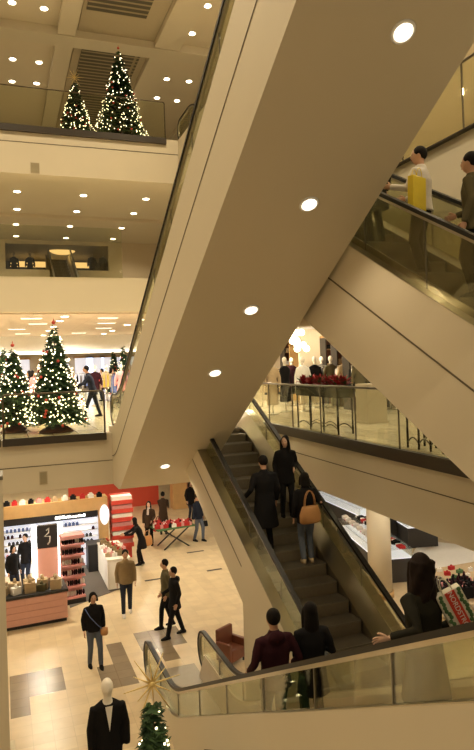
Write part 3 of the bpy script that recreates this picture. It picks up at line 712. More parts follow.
tm.materials.clear(); tm.materials.append(MT['white']); lo = bpy.data.objects.new('lettering', tm); C.objects.link(lo); lo.parent = sb; lo.location = (.008, -.0475, -.185); lo.rotation_euler = (PI / 2, R(90), 0)

# upper escalator riders
f = escB.stand(7.35, .0)
t_, hh, wf = person('man in white shirt and dark trousers on the upper right escalator', f, Hd(-.55, .85), 1.78, top='c_white', coat=.86, bottom='c_black', hr_=(.18, .30, 1.12), hl=(-.22, .34, 1.22), turn=.4, vox=.016, width=1.05)
shopbag('yellow plastic shopping bag held by the man in the white shirt', wf((.10, -.02, 1.24)) + Vector((-.36, -.30, 0)), (0, .05, .3), .27, .44, .10, 'bag_yellow', name='plastic_bag')
f = escB.stand(6.25, .0)
person('person in dark olive jacket cut by the right photo edge', f, Hd(-.6, .9), 1.80, top='c_olive', coat=.8, bottom='c_black', hr_=(.15, .25, 1.05), width=1.1, vox=.016)
f = escB.stand(8.35, -.05)
person('dark clothed rider in front of the man in the white shirt, half hidden', f, Hd(0, 1), 1.66, top='c_darkgreen', coat=.55, bottom='c_black', hairlen=.2)
# first floor shoppers
c_ = G(92, 417, L1)
person('man in dark suit leaning over behind the taller lower Christmas tree', c_, Hd(-1, .1), 1.78, top='c_navy', coat=.74, bottom='c_navy', lean=.28, fl=(-.1, .25), fr=(.1, -.28), hl=(-.2, .45, 1.1), hr_=(.2, .45, 1.0))
for (px, y, hx, top, lab) in ((33, 25.5, 1, 'c_pink', 'shopper in pinkish top between the two lower trees'), (30, 26.6, -1, 'c_navy', 'shopper in dark blue top between the two lower trees'),
                              (103, 33, -1, 'c_white', 'shopper in white far behind the suited man'), (112, 30, 1, 'c_beige', 'shopper in beige top by the clothing racks'), (120, 36, -1, 'c_white', 'shopper in white top at the back of the clothing racks')):
    person(lab, (PY(px, 400, y).x, y, L1), Hd(hx, -.3), 1.66, top=top, coat=.8, hairlen=.1, vox=.03)

# ------------------------------------------------------------------ Christmas trees
def xmas(label, loc, h, rad, seed, star=False, ball=True, nl=230, pot='wood_red', sk=True):
    r_ = random.Random(seed); t = thing('christmas_tree', label, 'Christmas tree', loc)
    MB().tube([(0, 0, .1), (0, 0, h * .9)], [.05, .012], 8).build('trunk', 'bark', t)
    f = MB(); z0 = .32
    def rr(z): return rad * (1 - (z - z0) / (h - z0)) ** .9
    nb = int(900 * h / 2.9)
    for i in range(nb):
        q = r_.random() ** .75; z = z0 + (h - z0) * (1 - q) * .985 if False else z0 + (h - z0) * (1 - math.sqrt(r_.random())) * .99
        a = r_.uniform(0, 2 * PI); R0 = rr(z) * r_.uniform(.72, 1.08) + .03; ca, sa = math.cos(a), math.sin(a); dz = -R0 * .22
        f.mi = 1 if r_.random() < .35 else 0
        b0 = Vector((ca * R0 * .25, sa * R0 * .25, z + R0 * .12)); b1 = Vector((ca * R0, sa * R0, z + dz))
        L = (b1 - b0).length; d = (b1 - b0) / L; sd_ = Vector((-sa, ca, 0)); w = .035 + .03 * r_.random()
        n = Vector((0, 0, 1))
        m_ = b0.lerp(b1, .55)
        f.add([b0, m_ + sd_ * w * 1.3 - n * .02, b1 + n * .02, m_ - sd_ * w * 1.3 - n * .02, m_ + n * .035], [(0, 1, 4), (1, 2, 4), (2, 3, 4), (3, 0, 4), (0, 3, 2, 1)])
        for k in range(4):
            c0 = b0.lerp(b1, .45 + .15 * k); s2 = 1 if k % 2 else -1; e = c0 + (d * .5 + sd_ * s2 * .8).normalized() * (.10 + .05 * r_.random())
            f.add([c0, c0 + d * .05, e, c0 - n * .03], [(0, 1, 2), (0, 2, 3), (1, 3, 2)])
    f.build('foliage', ['needle', 'needle_light'], t)
    g = MB(); pts = []; cand = []
    for i in range(nl):
        z = z0 + (h - z0) * (1 - math.sqrt(r_.random())) * .98; a = r_.uniform(0, 2 * PI); R0 = rr(z) * r_.uniform(.85, 1.08) + .04
        cand.append((math.cos(a) * R0, math.sin(a) * R0, z - .12 * R0, .013 + .008 * r_.random()))
    cand.sort(key=lambda c: c[1]); nf = 100 if nl > 100 else 0
    lm = MB().ball((0, 0, 0), .017, n=6, m=4).mesh('fairy_light', ['fairy'])
    for c in cand[:nf]:
        o = bpy.data.objects.new('fairy_light', lm); C.objects.link(o); o.parent = t; o.location = c[:3]
    for c in cand[nf:]: g.ball(c[:3], c[3], n=6, m=4)
    o = g.build('fairy_lights', 'fairy', t); o['kind'] = 'stuff'
    om = MB().ball((0, 0, 0), .038, n=10, m=8).mesh('ornament', ['red'])
    for i in range(26):
        z = z0 + (h - z0) * (1 - math.sqrt(r_.random())) * .95; a = r_.uniform(0, 2 * PI); R0 = rr(z) * 1.0 + .03
        o = bpy.data.objects.new('ornament', om); C.objects.link(o); o.parent = t; o.location = (math.cos(a) * R0, math.sin(a) * R0, z - .15 * R0)
    if star:
        s_ = MB()
        for i in range(12):
            a = PI * i / 6 + .1; l = .42 if i % 2 == 0 else .28; s_.tube([(0, 0, h + .1), (math.cos(a) * l * .9, .05 * math.sin(3 * a), h + .1 + math.sin(a) * l)], [.016, .004], 5)
        s_.ball((0, 0, h + .1), .04, n=8, m=6); s_.build('star_topper', 'gold', t)
    elif ball:
        MB().ball((0, 0, h + .04), .05, n=10, m=8).tube([(0, 0, h + .06), (0, 0, h + .16)], [.02, .004], 6).build('ball_topper', 'red', t)
    if sk: MB().loft([((0, 0, 0), rad * .55, rad * .55), ((0, 0, .06), rad * .5, rad * .5), ((0, 0, .22), .12, .12)], 20).build('tree_skirt', pot, t)
    return t
y_ = FY + 1.15
a_ = PY(13, 430, y_ + .8); xmas('shorter lit Christmas tree at the left end of the lower railing', (a_.x + .05, y_ + .8, L1), 2.3, .68, 1, ball=True, nl=300)
a_ = PY(57, 430, y_); xmas('taller lit Christmas tree with red ball on top behind the lower railing', (a_.x, y_ + .1, L1), 2.85, .82, 2, nl=430)
y3 = UY + 1.0
a_ = PY(76, 130, y3 + 1.0); xmas('upper Christmas tree with a large gold star on top', (a_.x, y3 + 1.0, L3), 2.85, .80, 3, star=True, nl=260)
a_ = PY(121, 134, y3 - .05); xmas('upper Christmas tree without star, right of the starred one', (a_.x, y3 - .05, L3), 3.85, 1.02, 4, nl=360)
d = ray(152, 684); tt = 8.3 / d.y; P = Vector((0, 0, CZ)) + d * tt
xmas('small Christmas tree with gold star in front of the foreground escalator, cut at the bottom', (P.x, P.y, 0), P.z - .1, .42, 5, star=True, nl=110)
for px, y, h in ((125, 34, 2.9), (115, 36, 2.7), (5, 33, 2.9)):
    xmas('slim distant lit tree among the clothing displays' + (', far left' if px == 5 else (', right one' if px == 125 else ', left one')), (PY(px, 400, y).x, y, L1), h, .5, int(px), nl=90, ball=False)

# mannequin in dark suit, bottom left
d = ray(107, 684); tt = 9.0 / d.y; P = Vector((0, 0, CZ)) + d * tt
mq = thing('mannequin', 'white headed mannequin in dark suit and pale shirt at the bottom edge', 'mannequin', (P.x, P.y, 0))
zt = P.z + .02
b = MB(); b.sm = True; z = zt - 1.72
b.ball((0, 0, z + 1.66), .085, .10, .125, 14, 10); b.tube([(0, 0, z + 1.40), (0, 0, z + 1.6)], [.07, .055], 10); b.loft([((0, 0, z + .9), .15, .1), ((0, 0, z + 1.2), .16, .11), ((0, 0, z + 1.42), .17, .09), ((0, 0, z + 1.47), .06, .06)], 14)
b.ball((0, -.09, z + 1.645), .014, .02, .03, 8, 6)
for sx in (-1, 1): b.tube([(sx * .09, 0, z + .9), (sx * .1, 0, z + .5), (sx * .11, 0, z + .05)], [.08, .06, .04], 8)
link('body', fuse(b, ['mannequin'], .018), 'mannequin', mq)
b = MB(); b.sm = True; b.loft([((0, 0, z + .8), .19, .13), ((0, 0, z + 1.05), .17, .12), ((0, 0, z + 1.3), .2, .125), ((0, 0, z + 1.43), .18, .10), ((0, .03, z + 1.48), .09, .06)], 16)
for sx in (-1, 1): b.tube([(sx * .17, 0, z + 1.41), (sx * .24, 0, z + 1.12), (sx * .24, -.05, z + .86)], [.075, .06, .05], 10)
link('suit_jacket', fuse(b, ['c_black'], .018), 'c_black', mq)
MB().add([(-.05, -.118, z + 1.45), (.05, -.118, z + 1.45), (.0, -.135, z + 1.12), (0, -.10, z + 1.3)], [(0, 1, 2), (0, 2, 3), (1, 3, 2)]).build('shirt_front', 'white', mq)
b = MB(); b.sm = True
for sx in (-1, 1): b.tube([(sx * .09, 0, z + .88), (sx * .1, 0, z + .5), (sx * .11, 0, z + .06)], [.1, .08, .065], 10)
b.build('trousers', 'c_black', mq)
B(-.3, -.3, 0, .3, .3, max(.05, z + .03)).build('plinth', 'white', mq, bevel=.01)
# ------------------------------------------------------------------ cosmetics shop bay, ground floor left
q = G(109, 563); KY = q.y; KX1 = q.x; KX0 = -4.0
kb = thing('display_wall', 'white backlit cosmetics display wall under a wooden header', 'display wall', (KX0, KY, 0)); W_ = KX1 - KX0
HT = PY(60, 501, KY).z
B(0, -.1, HT - .42, W_, .5, HT).build('wooden_header', 'wood', kb)
B(0, -.02, HT - .66, W_ - .35, .3, HT - .42).build('black_fascia', 'black', kb)
B(0, .1, .0, W_ - .3, .3, HT - .66).build('backlit_panel', 'display_white', kb)
B(W_ - .32, -.12, 0, W_, .5, HT - .42).build('end_post', 'wood', kb)
mb = MB()   # shop lettering is only a few pixels: short white strokes
rr = random.Random(5); x = W_ - 1.75
for i in range(10): w_ = rr.uniform(.05, .10); hh_ = rr.uniform(.05, .10); mb.box(x, -.03, HT - .60, x + w_, -.021, HT - .60 + hh_); x += w_ + .025
mb.build('sign_lettering', 'light_panel', kb)
for k, (z, c) in enumerate(((HT - .80, 'c_blue'), (HT - 1.0, 'c_maroon'), (HT - 1.22, 'charcoal'), (HT - 1.42, 'charcoal'), (HT - 1.62, 'c_pink'))):
    B(.0, -.08, z - .09, W_ - .35, .1, z - .07).build('shelf', 'white', kb)
it = thing('cosmetics_box', 'little boxed product in the rows on the white display wall', 'product box', (0, 0, 0), group='products on the white display wall')
protos = {}
cnt = 0
for k, (z, c) in enumerate(((HT - .80, 'c_blue'), (HT - 1.0, 'c_maroon'), (HT - 1.22, 'charcoal'), (HT - 1.42, 'charcoal'), (HT - 1.62, 'c_pink'))):
    x = .8 + k * .03
    while x < W_ - .5:
        if rr.random() < (.86 if k < 3 else .6) and int(x * 1.1 + k * .5) % 4 != 3:
            if c not in protos: protos[c] = B(-.045, -.04, 0, .045, .04, .09).box(-.02, -.02, .09, .02, .02, .12).mesh('product', [c])
            o = bpy.data.objects.new('cosmetics_box', protos[c]); C.objects.link(o); o.location = (KX0 + x, KY - .03, z - .07)
            tag(o, {'c_blue': 'small blue box on the top shelf of the display wall', 'c_maroon': 'small dark red box on the second shelf of the display wall', 'charcoal': 'small dark box on a middle shelf of the display wall',
                    'c_pink': 'small pink box on the lowest shelf of the display wall'}[c], 'product box', 'products on shelf of ' + c[2:]); o['group'] = {'c_blue': 'top shelf products', 'c_maroon': 'second shelf products', 'charcoal': 'middle shelf products', 'c_pink': 'lowest shelf products'}[c]
        x += .125
bpy.data.objects.remove(it)
pm = {c: B(-.09, -.07, 0, .09, .07, .12).box(-.05, -.04, .12, .05, .04, .17).mesh('box', [c]) for c in ('c_red', 'white', 'c_black', 'c_pink', 'c_beige', 'c_green')}
x = .1; i = 0
while x < W_ - .1:
    c = ['c_red', 'white', 'c_black', 'c_pink', 'c_red', 'c_beige', 'white', 'c_black'][i % 8]; o = bpy.data.objects.new('gift_box', pm[c]); C.objects.link(o); o.location = (KX0 + x, KY + .05, HT); o.rotation_euler = (0, 0, rr.uniform(-.3, .3))
    n_ = {'c_red': 'red', 'white': 'white', 'c_black': 'black', 'c_pink': 'pink', 'c_beige': 'beige'}[c]
    tag(o, n_ + ' gift box standing on top of the wooden header', 'gift box', n_ + ' boxes on the header'); x += rr.uniform(.2, .34); i += 1
# round white sign and red striped shelf beside the post
rs = thing('round_sign', 'round white lit sign on the end of the wooden post', 'sign', (KX1 - .15, KY - .3, HT - .55)); 
s_ = MB(); s_.tube([(0, 0, 0), (0, -.06, 0)], .20, 24); s_.build('sign_disc', 'display_white', rs).scale = (.8, 1, 1.7); MB().tube([(0, .01, 0), (0, .24, 0)], .05, 8).build('bracket', 'steel', rs)
rk = thing('striped_shelf', 'red shelf unit with white goods beside the round sign', 'shelf', (KX1 + .12, KY + .0, 0))
for i in range(6):
    z = .5 + i * .30; B(0, -.15 - i * .0, z, .75, .35, z + .14).build('shelf', 'red', rk); B(.03, -.12, z + .14, .72, .3, z + .27).build('goods', 'white' if i % 2 else 'c_pink', rk)
B(0, .3, 0, .75, .4, 2.3).build('back_panel', 'red', rk)
# pink drawer counter
a, b = G(6, 636), G(68, 621)
cx0, cx1, cy = a.x - 1.6, b.x, b.y
pc = thing('cosmetics_counter', 'pink cosmetics counter with drawer lines and dark top', 'counter', (cx1, cy, 0), R(3))
L_ = cx1 - cx0
B(-L_, .06, 0, -.02, .8, .10).build('plinth', 'black', pc)
B(-L_, 0, .10, 0, .85, .80).build('carcass', 'pink', pc)
for c in range(3):
    for r_ in range(4):
        x0 = -L_ + c * L_ / 3; B(x0 + .015, -.016, .115 + r_ * .17, x0 + L_ / 3 - .015, .0, .27 + r_ * .17).build('drawer', 'pink', pc)
B(-L_ - .02, -.03, .80, .03, .9, .86).build('counter_top', 'black', pc)
cc = ['c_beige', 'c_white', 'c_green', 'c_pink', 'c_beige', 'c_white']
def goods(label, n, loc, sx, sy, z, cols, grp, cat='product', s=.12, seed=0, name='product_package', hmax=.22):
    r_ = random.Random(seed); pr = {}
    for i in range(n):
        c = cols[i % len(cols)]
        if c not in pr:
            w = s * r_.uniform(.7, 1.1); h = r_.uniform(.5, 1) * hmax; pr[c] = MB().box(-w / 2, -w * .35, 0, w / 2, w * .35, h * .7).loft([((0, 0, h * .7), w * .2, w * .2), ((0, 0, h), w * .12, w * .12)], 8).mesh('product', [c])
        o = bpy.data.objects.new(name, pr[c]); C.objects.link(o)
        o.location = (loc[0] + sx * ((i % max(1, int(n ** .5 * 1.5))) + .5) / max(1, int(n ** .5 * 1.5)) + r_.uniform(-.03, .03), loc[1] + sy * ((i // max(1, int(n ** .5 * 1.5))) + .5) / max(1, math.ceil(n / max(1, int(n ** .5 * 1.5)))), z); o.rotation_euler = (0, 0, r_.uniform(-.5, .5))
        cn = c.replace('c_', '').replace('darkjeans', 'dark blue').replace('bag_', '')
        tag(o, cn + ' ' + label, cat, cn + ' ' + grp)
goods('item set out on the dark top of the pink counter', 22, (cx1 - 2.5, cy + .1), 2.4, .6, .86, ['c_beige', 'c_white', 'c_tan', 'white', 'c_beige', 'c_olive'], 'items on the pink counter', s=.26, seed=2, hmax=.38)
# lit tower with black emblem panel
tw = thing('display_tower', 'white framed display tower with black emblem panel and pink panel', 'display stand', (PY(48, 560, KY - 2).x, KY - 2.0, 0))
B(-.46, -.05, .0, -.32, .2, 2.02).build('lit_column', 'light_panel', tw); B(.32, -.05, .0, .46, .2, 2.02).build('lit_column', 'light_panel', tw)
B(-.3, 0, .0, .3, .15, 1.32).build('pink_panel', 'pink', tw); B(-.3, -.02, 1.32, .3, .15, 2.0).build('emblem_panel', 'black', tw)
MB().tube([(-.03, -.03, 1.85), (.05, -.03, 1.92), (.04, -.03, 1.78), (-.08, -.03, 1.68), (.08, -.03, 1.66), (.06, -.03, 1.5), (.0, -.03, 1.42)], .022, 6).build('emblem', 'c_white', tw)
# gondola with shelves of sunglasses-like dark goods
q = G(75, 604)
gd = thing('shelf_tower', 'pink stepped shelf tower full of small dark goods beside the counter', 'shelf', (q.x, q.y, 0), R(6))
B(-.32, .0, 0, .32, .55, .14).build('base', 'black', gd); B(-.30, .35, .14, .30, .42, 1.95).build('back_panel', 'pink', gd)
for i in range(6):
    z = .16 + i * .30; B(-.32, -.02, z, .32, .36, z + .05).build('shelf', 'c_pink', gd)
B(-.32, -.02, 1.86, .32, .42, 1.96).build('top_board', 'c_pink', gd)
mg = {c: MB().ball((-.035, 0, .045), .035, .02, .045, 8, 6).ball((.035, 0, .045), .035, .02, .045, 8, 6).mesh('g', [c]) for c in ('c_black', 'c_maroon', 'c_white')}
M3 = Matrix.Translation((q.x, q.y, 0)) @ Matrix.Rotation(R(6), 4, 'Z')
for i in range(6):
    for k in range(5):
        c = rr.choice(['c_black', 'c_black', 'c_maroon', 'c_white']); o = bpy.data.objects.new('small_case', mg[c]); C.objects.link(o); o.location = M3 @ Vector((-.24 + k * .12, .08, .21 + i * .30)); o.scale = (1, 1, 1.8)
        n_ = {'c_black': 'black', 'c_maroon': 'dark red', 'c_white': 'white'}[c]; tag(o, n_ + ' small item on the pink stepped shelf tower', 'product', n_ + ' items on the shelf tower')
# dark cabinet and carpet
q0, q1 = G(84, 562), G(103, 559); bc = thing('cabinet', 'black low cabinet at the right end of the display wall', 'cabinet', ((q0.x + q1.x) / 2, KY - .76, 0))
wx_ = (q1.x - q0.x) / 2; B(-wx_, 0, 0, wx_, .6, .88).build('carcass', 'black', bc, bevel=.01); B(-wx_ - .01, -.02, .88, wx_ + .01, .6, .91).build('cabinet_top', 'charcoal', bc)
c1, c2, c3, c4 = G(70, 608), G(122, 588), G(112, 558), G(60, 565)
cp = MB(); cp.hexa([(c1.x, c1.y, 0), (c2.x, c2.y, 0), (c3.x, c3.y, 0), (c4.x, c4.y, 0)], [(c1.x, c1.y, .012), (c2.x, c2.y, .012), (c3.x, c3.y, .012), (c4.x, c4.y, .012)])
struct('floor_carpet', cp, 'dark_carpet')
# white display counter
q = G(119, 590)
wc = thing('display_counter', 'bright white display counter heaped with gift sets next to the walking man', 'counter', (q.x, q.y, 0))
B(-.32, 0, .04, .35, 2.1, .92).build('carcass', 'white', wc, bevel=.02); B(-.34, -.02, .92, .37, 2.12, .95).build('counter_top', 'white', wc); B(-.28, .04, 0, .31, 2.0, .04).build('plinth', 'charcoal', wc)
goods('gift set on the bright white display counter', 24, (q.x - .28, q.y + .1), .6, 1.9, .95, ['c_beige', 'c_pink', 'white', 'c_black', 'c_tan', 'c_red'], 'gift sets on the white counter', s=.2, seed=4, hmax=.25, name='gift_set')
# trestle table with red boxes
q = G(174, 548)
tt_ = thing('trestle_table', 'dark cross-legged table loaded with red and pink gift boxes', 'table', (q.x + .05, q.y + .3, 0), R(8))
B(-.75, -.42, .72, .75, .42, .76).build('tabletop', 'c_green', tt_)
for sy in (-.35, .35):
    for s_ in (-1, 1): MB().tube([(-.5 * s_, sy, .72), (.5 * s_, sy, 0)], .028, 6).build('leg', 'black', tt_)
goods('gift box on the cross-legged table', 44, (q.x - .65, q.y + .0), 1.4, .65, .76, ['c_red', 'c_pink', 'c_red', 'c_black', 'white', 'c_red', 'c_pink'], 'gift boxes on the cross-legged table', s=.2, seed=6, hmax=.2, name='gift_box')
# wooden cabinet far
q = G(188, 508); wcb = thing('cabinet', 'tall light wooden cabinet at the back near the red wall', 'cabinet', (q.x, q.y, 0)); B(-.7, 0, 0, .7, .6, 1.9).build('carcass', 'wood', wcb); B(-.02, -.02, .1, .02, 0, 1.8).build('door_gap', 'wood_red', wcb)
# floor grilles
for i, (px, py, ex, ey) in enumerate(((145, 581, 163, 579), (187, 553, 203, 550), (207, 571, 222, 569))):
    a, b = G(px, py), G(ex, ey); g = B(a.x, a.y - .05, 0, b.x, a.y + .05, .008).build('floor_grille', 'charcoal')
    tag(g, ['narrow dark floor grille in front of the striding pair', 'narrow dark floor grille by the man in blue jeans', 'narrow dark floor grille at the escalator side'][i], 'floor grille')
# bench / brown chair behind newel
q = G(229, 664); ch = thing('armchair', 'brown leather armchair beside the escalator end', 'chair', (q.x + .1, q.y + .1, 0), R(30)); ch.scale = (.7, .7, .8)
B(-.3, -.3, .1, .3, .3, .42).build('seat', 'wood_red', ch, bevel=.04); B(-.36, .22, .1, .36, .36, .92).build('backrest', 'wood_red', ch, bevel=.04)
for s_ in (-1, 1): B(s_ * .36 - .06, -.3, .1, s_ * .36 + .06, .3, .62).build('armrest', 'wood_red', ch, bevel=.03)
for sx in (-1, 1):
    for sy in (-1, 1): B(sx * .3 - .025, sy * .25 - .025, 0, sx * .3 + .025, sy * .25 + .025, .1).build('leg', 'black', ch)

# ------------------------------------------------------------------ ground floor right: column and glass counters
cb = G(387, 599); col_ = thing('round_column', 'thick cream column carrying the right hand balcony', 'column', (cb.x, cb.y + .3, 0))
MB().loft([((0, 0, .0), .33, .33), ((0, 0, 3.8), .33, .33)], 32).build('shaft', 'cream', col_); MB().loft([((0, 0, .0), .37, .37), ((0, 0, .16), .37, .37)], 32).build('base_ring', 'wood', col_)
def glasscase(label, p0, p1, d, seed, n=22, h=.98, side='charcoal'):
    p0, p1 = Vector((p0.x, p0.y, 0)), Vector((p1.x, p1.y, 0)); w = (p1 - p0).length; ang = math.atan2(p1.y - p0.y, p1.x - p0.x)
    t = thing('display_case', label, 'display case', p0, ang)
    B(0, 0, 0, w, d, h * .72).build('carcass', side, t); B(-.01, -.01, h * .72, w + .01, d + .01, h * .74).build('inner_shelf', 'display_white', t)  # shelf material glows in place of lamps inside the case
    B(0, 0, h * .74, w, .012, h).box(0, d - .012, h * .74, w, d, h).box(0, 0, h * .74, .012, d, h).box(w - .012, 0, h * .74, w, d, h).build('glass_sides', 'glass_clear', t)
    B(-.02, -.02, h, w + .02, d + .02, h + .012).build('glass_top', 'glass_clear', t)
    M_ = Matrix.Translation(p0) @ Matrix.Rotation(ang, 4, 'Z'); r_ = random.Random(seed); pr = {}
    cols = ['c_white', 'white', 'c_pink', 'c_black', 'c_white', 'white', 'c_beige', 'c_red']
    for i in range(n):
        c = cols[i % 8]; k = c + str(i % 2)
        if k not in pr: ww = r_.uniform(.07, .15); dd = r_.uniform(.06, .13); hh = r_.uniform(.02, .10); pr[k] = MB().box(-ww, -dd, 0, ww, dd, hh).box(-ww * .6, -dd * .5, hh, ww * .4, dd * .6, hh * 1.3).mesh('product', [c])
        o = bpy.data.objects.new('product_box', pr[k]); C.objects.link(o); o.location = M_ @ Vector((w * ((i // 2) + .5) / ((n + 1) // 2) + r_.uniform(-.05, .05), d * (.27 + .46 * (i % 2)), h + .012)); o.rotation_euler = (0, 0, ang + r_.uniform(-.3, .3))
        cn = c.replace('c_', ''); cn = 'cream' if c == 'c_white' else cn; tag(o, cn + ' box lying on the ' + label, 'product box', cn + ' boxes on the ' + label[:40])
    return t
g0, g1 = G(340, 548), G(376, 582); e = (g1 - g0).normalized()
glasscase('long glass counter left of the cream column', g0 - e * .3, g1 + e * .2, 1.1, 11, 40)
nv = Vector((-e.y, e.x, 0))
glasscase('second glass counter behind the long one', g0 + nv * 2.3 - e * 2.6, g1 + nv * 2.3 - e * 3.0, 1.1, 12, 26)
g0, g1 = G(316, 512), G(372, 540)
glasscase('far glass counter near the top of the hall', g0 + Vector((0, .8, 0)), g1 + Vector((0, .8, 0)), 1.2, 14, 26)
g0, g1 = G(300, 500), G(350, 515)
glasscase('farthest glass counter behind the right handrail', g0 + Vector((0, 2.2, 0)), g1 + Vector((0, 2.2, 0)), 1.2, 15, 20)
q = G(412, 548); bw = thing('partition', 'dark partition wall behind the cream column', 'partition', (q.x, q.y + 1.0, 0)); B(-.5, 0, 0, .62, .25, 3.0).build('panel', 'charcoal', bw); B(-.5, -.01, 0, .62, 0, .1).build('kickboard', 'black', bw)
# white floor zone and tables on the right
a = G(426, 566); 
w_ = MB(); p1, p2, p3, p4 = G(402, 575), G(500, 590), G(520, 552), G(420, 540); w_.hexa([(p.x, p.y, 0) for p in (p1, p2, p3, p4)], [(p.x, p.y, .01) for p in (p1, p2, p3, p4)]); struct('floor_white', w_, 'white')
q = G(455, 640); 
ft = thing('round_table', 'pale round table covered with dark bottles behind the white shopping bag', 'table', (G(452, 594, .85).x, G(452, 594, .85).y, 0))
MB().loft([((0, 0, .82), .95, .75), ((0, 0, .86), .95, .75)], 32).build('tabletop', 'c_beige', ft); MB().tube([(0, 0, .04), (0, 0, .82)], .06, 10).build('pedestal', 'steel_dark', ft); MB().loft([((0, 0, 0), .4, .4), ((0, 0, .04), .38, .38)], 20).build('foot', 'steel_dark', ft)
fx, fy = ft.location.x, ft.location.y
goods('bottle on the pale round table', 34, (fx - .75, fy - .5), 1.4, 1.0, .86, ['c_black', 'c_maroon', 'c_black', 'c_pink', 'c_black'], 'bottles on the round table', s=.24, seed=21, hmax=.46, name='perfume_bottle', cat='bottle')
a = G(462, 582, .85); ft2 = thing('display_table', 'cream table with a few green and white goods at the right edge', 'table', (a.x + .8, a.y + .6, 0)); B(-1.1, -.6, .80, 1.1, .6, .85).build('tabletop', 'c_beige', ft2)
for sx in (-1, 1):
    for sy in (-1, 1): B(sx * 1.0 - .03, sy * .5 - .03, 0, sx * 1.0 + .03, sy * .5 + .03, .8).build('leg', 'steel', ft2)
goods('item on the cream table at the right edge', 12, (a.x - .2, a.y + .1), 2, 1.0, .85, ['c_green', 'white', 'c_red'], 'items on the cream table', s=.15, seed=22)

# ------------------------------------------------------------------ first floor right: planter, clothing displays
q0, q1 = G(297, 431, L1), G(337, 433, L1)
def stand(label, px0, px1, yy, top_z=.80, flowers=True):
    X_ = 6.83; x0 = PX(px1, 430, X_).y; w = PX(px0, 430, X_).y - x0
    t = thing('planter_stand', label, 'planter', (X_ + .42, x0, L1), PI / 2)
    B(0, 0, top_z, w, .42, top_z + .26).build('planter_box', 'planter_metal', t, bevel=.01)
    for i in range(4):
        x = .03 + (w - .06) * i / 3
        for yv in (.03, .39): MB().tube([(x, yv, .0), (x, yv, top_z)], .020, 6).build('leg', 'planter_metal', t)
    for yv in (.03, .39):
        pts = []
        for i in range(3):
            xa_, xb_ = .03 + (w - .06) * i / 3, .03 + (w - .06) * (i + 1) / 3
            pts += [(xa_ + (xb_ - xa_) * k / 6, yv, .10 + .10 * math.sin(PI * k / 6)) for k in range(7)]
        MB().tube(pts, .014, 6).build('arched_rail', 'post', t)
    return t, x0, w
yy = 13.9
yy = G(318, 432, L1).y + .1
t, x0, w = stand('dark metal planter on tall thin legs holding the red poinsettias', 297, 338, yy)
pr = random.Random(9); first_p = None
for i in range(10):
    o_ = thing('poinsettia', 'red poinsettia plant in the long dark planter', 'plant', (6.83 + .12 + .18 * (i // 5), x0 + w * (i % 5 + .5) / 5, L1 + 1.05), pr.uniform(0, 6), group='poinsettias in the planter')
    mb = MB(); lf = MB()
    for k in range(70):
        a = pr.uniform(0, 2 * PI); el = pr.uniform(.1, 1.2); L_ = pr.uniform(.10, .2); c = Vector((pr.uniform(-.06, .06), pr.uniform(-.05, .05), pr.uniform(.0, .14)))
        d = Vector((math.cos(a) * math.cos(el), math.sin(a) * math.cos(el), math.sin(el))); s_ = Vector((-math.sin(a), math.cos(a), 0)) * .035
        (mb if k > 14 else lf).add([c, c + d * L_ * .5 + s_, c + d * L_, c + d * L_ * .5 - s_, c + d * L_ * .5 + Vector((0, 0, -.012))], [(0, 1, 4), (1, 2, 4), (2, 3, 4), (3, 0, 4), (0, 3, 2, 1)])
    mb.build('red_bracts', 'poinsettia', o_); lf.build('leaves', 'leaf', o_)
t2, _, _ = stand('second dark metal stand on thin legs, partly hidden behind the sloping escalator', 405, 442, G(420, 452, L1).y + .15)
q = G(380, 425, L1); pb = thing('pedestal', 'cream block pedestal behind the balcony railing', 'pedestal', (q.x + .15, q.y + .6, L1)); B(-.28, -.28, 0, .28, .28, 1.0).build('block', 'cream_dark', pb); B(-.3, -.3, 0, .3, .3, .06).build('base', 'cream_dark', pb)
def garment(mb, x, y, z, w, h, d=.09):
    mb.hexa([(x - w * .55, y - d / 2, z - h), (x + w * .55, y - d / 2, z - h), (x + w * .55, y + d / 2, z - h), (x - w * .55, y + d / 2, z - h)], [(x - w * .3, y - d * .3, z), (x + w * .3, y - d * .3, z), (x + w * .3, y + d * .3, z), (x - w * .3, y + d * .3, z)])
def torso_form(label, loc, col, h=.75, rz=0, skirtlen=0, arms=True, mcol='white'):
    t = thing('mannequin', label, 'mannequin', loc, rz)
    b = MB(); b.sm = True; b.loft([((0, 0, 1.5 - h), .2, .13), ((0, 0, 1.15), .155, .11), ((0, 0, 1.35), .19, .12), ((0, 0, 1.46), .17, .09), ((0, 0, 1.52), .06, .06)], 14)
    if arms:
        for s_ in (-1, 1): b.tube([(s_ * .16, 0, 1.43), (s_ * .25, 0, 1.15), (s_ * .27, 0, .9)], [.07, .06, .05], 8)
    link('garment', fuse(b, [col], .025, 2), col, t)
    MB().tube([(0, 0, 1.5), (0, 0, 1.62)], [.05, .045], 8).ball((0, 0, 1.70), .075, .09, .11, 10, 8).build('head', 'mannequin', t)
    MB().tube([(0, 0, .03), (0, 0, 1.5 - h + .1)], .02, 8).build('pole', 'steel', t); MB().loft([((0, 0, 0), .2, .2), ((0, 0, .03), .18, .18)], 16).build('base', 'steel', t)
    return t
def at1(px, y): return (PY(px, 380, y).x, y, L1)
yy = 18.8
torso_form('headed display form in a white shirt behind the poinsettias', at1(303, yy), 'white', .62)
torso_form('display form in a long black dress left of the white shirt', at1(285, yy + .2), 'c_black', 1.15, arms=False)
torso_form('display form in a long pale dress at the left of the black dress', at1(272, yy - .2), 'c_beige', 1.2)
torso_form('display form in a mustard green jacket right of the poinsettias', at1(331, yy + 1.2), 'c_olive', .9)
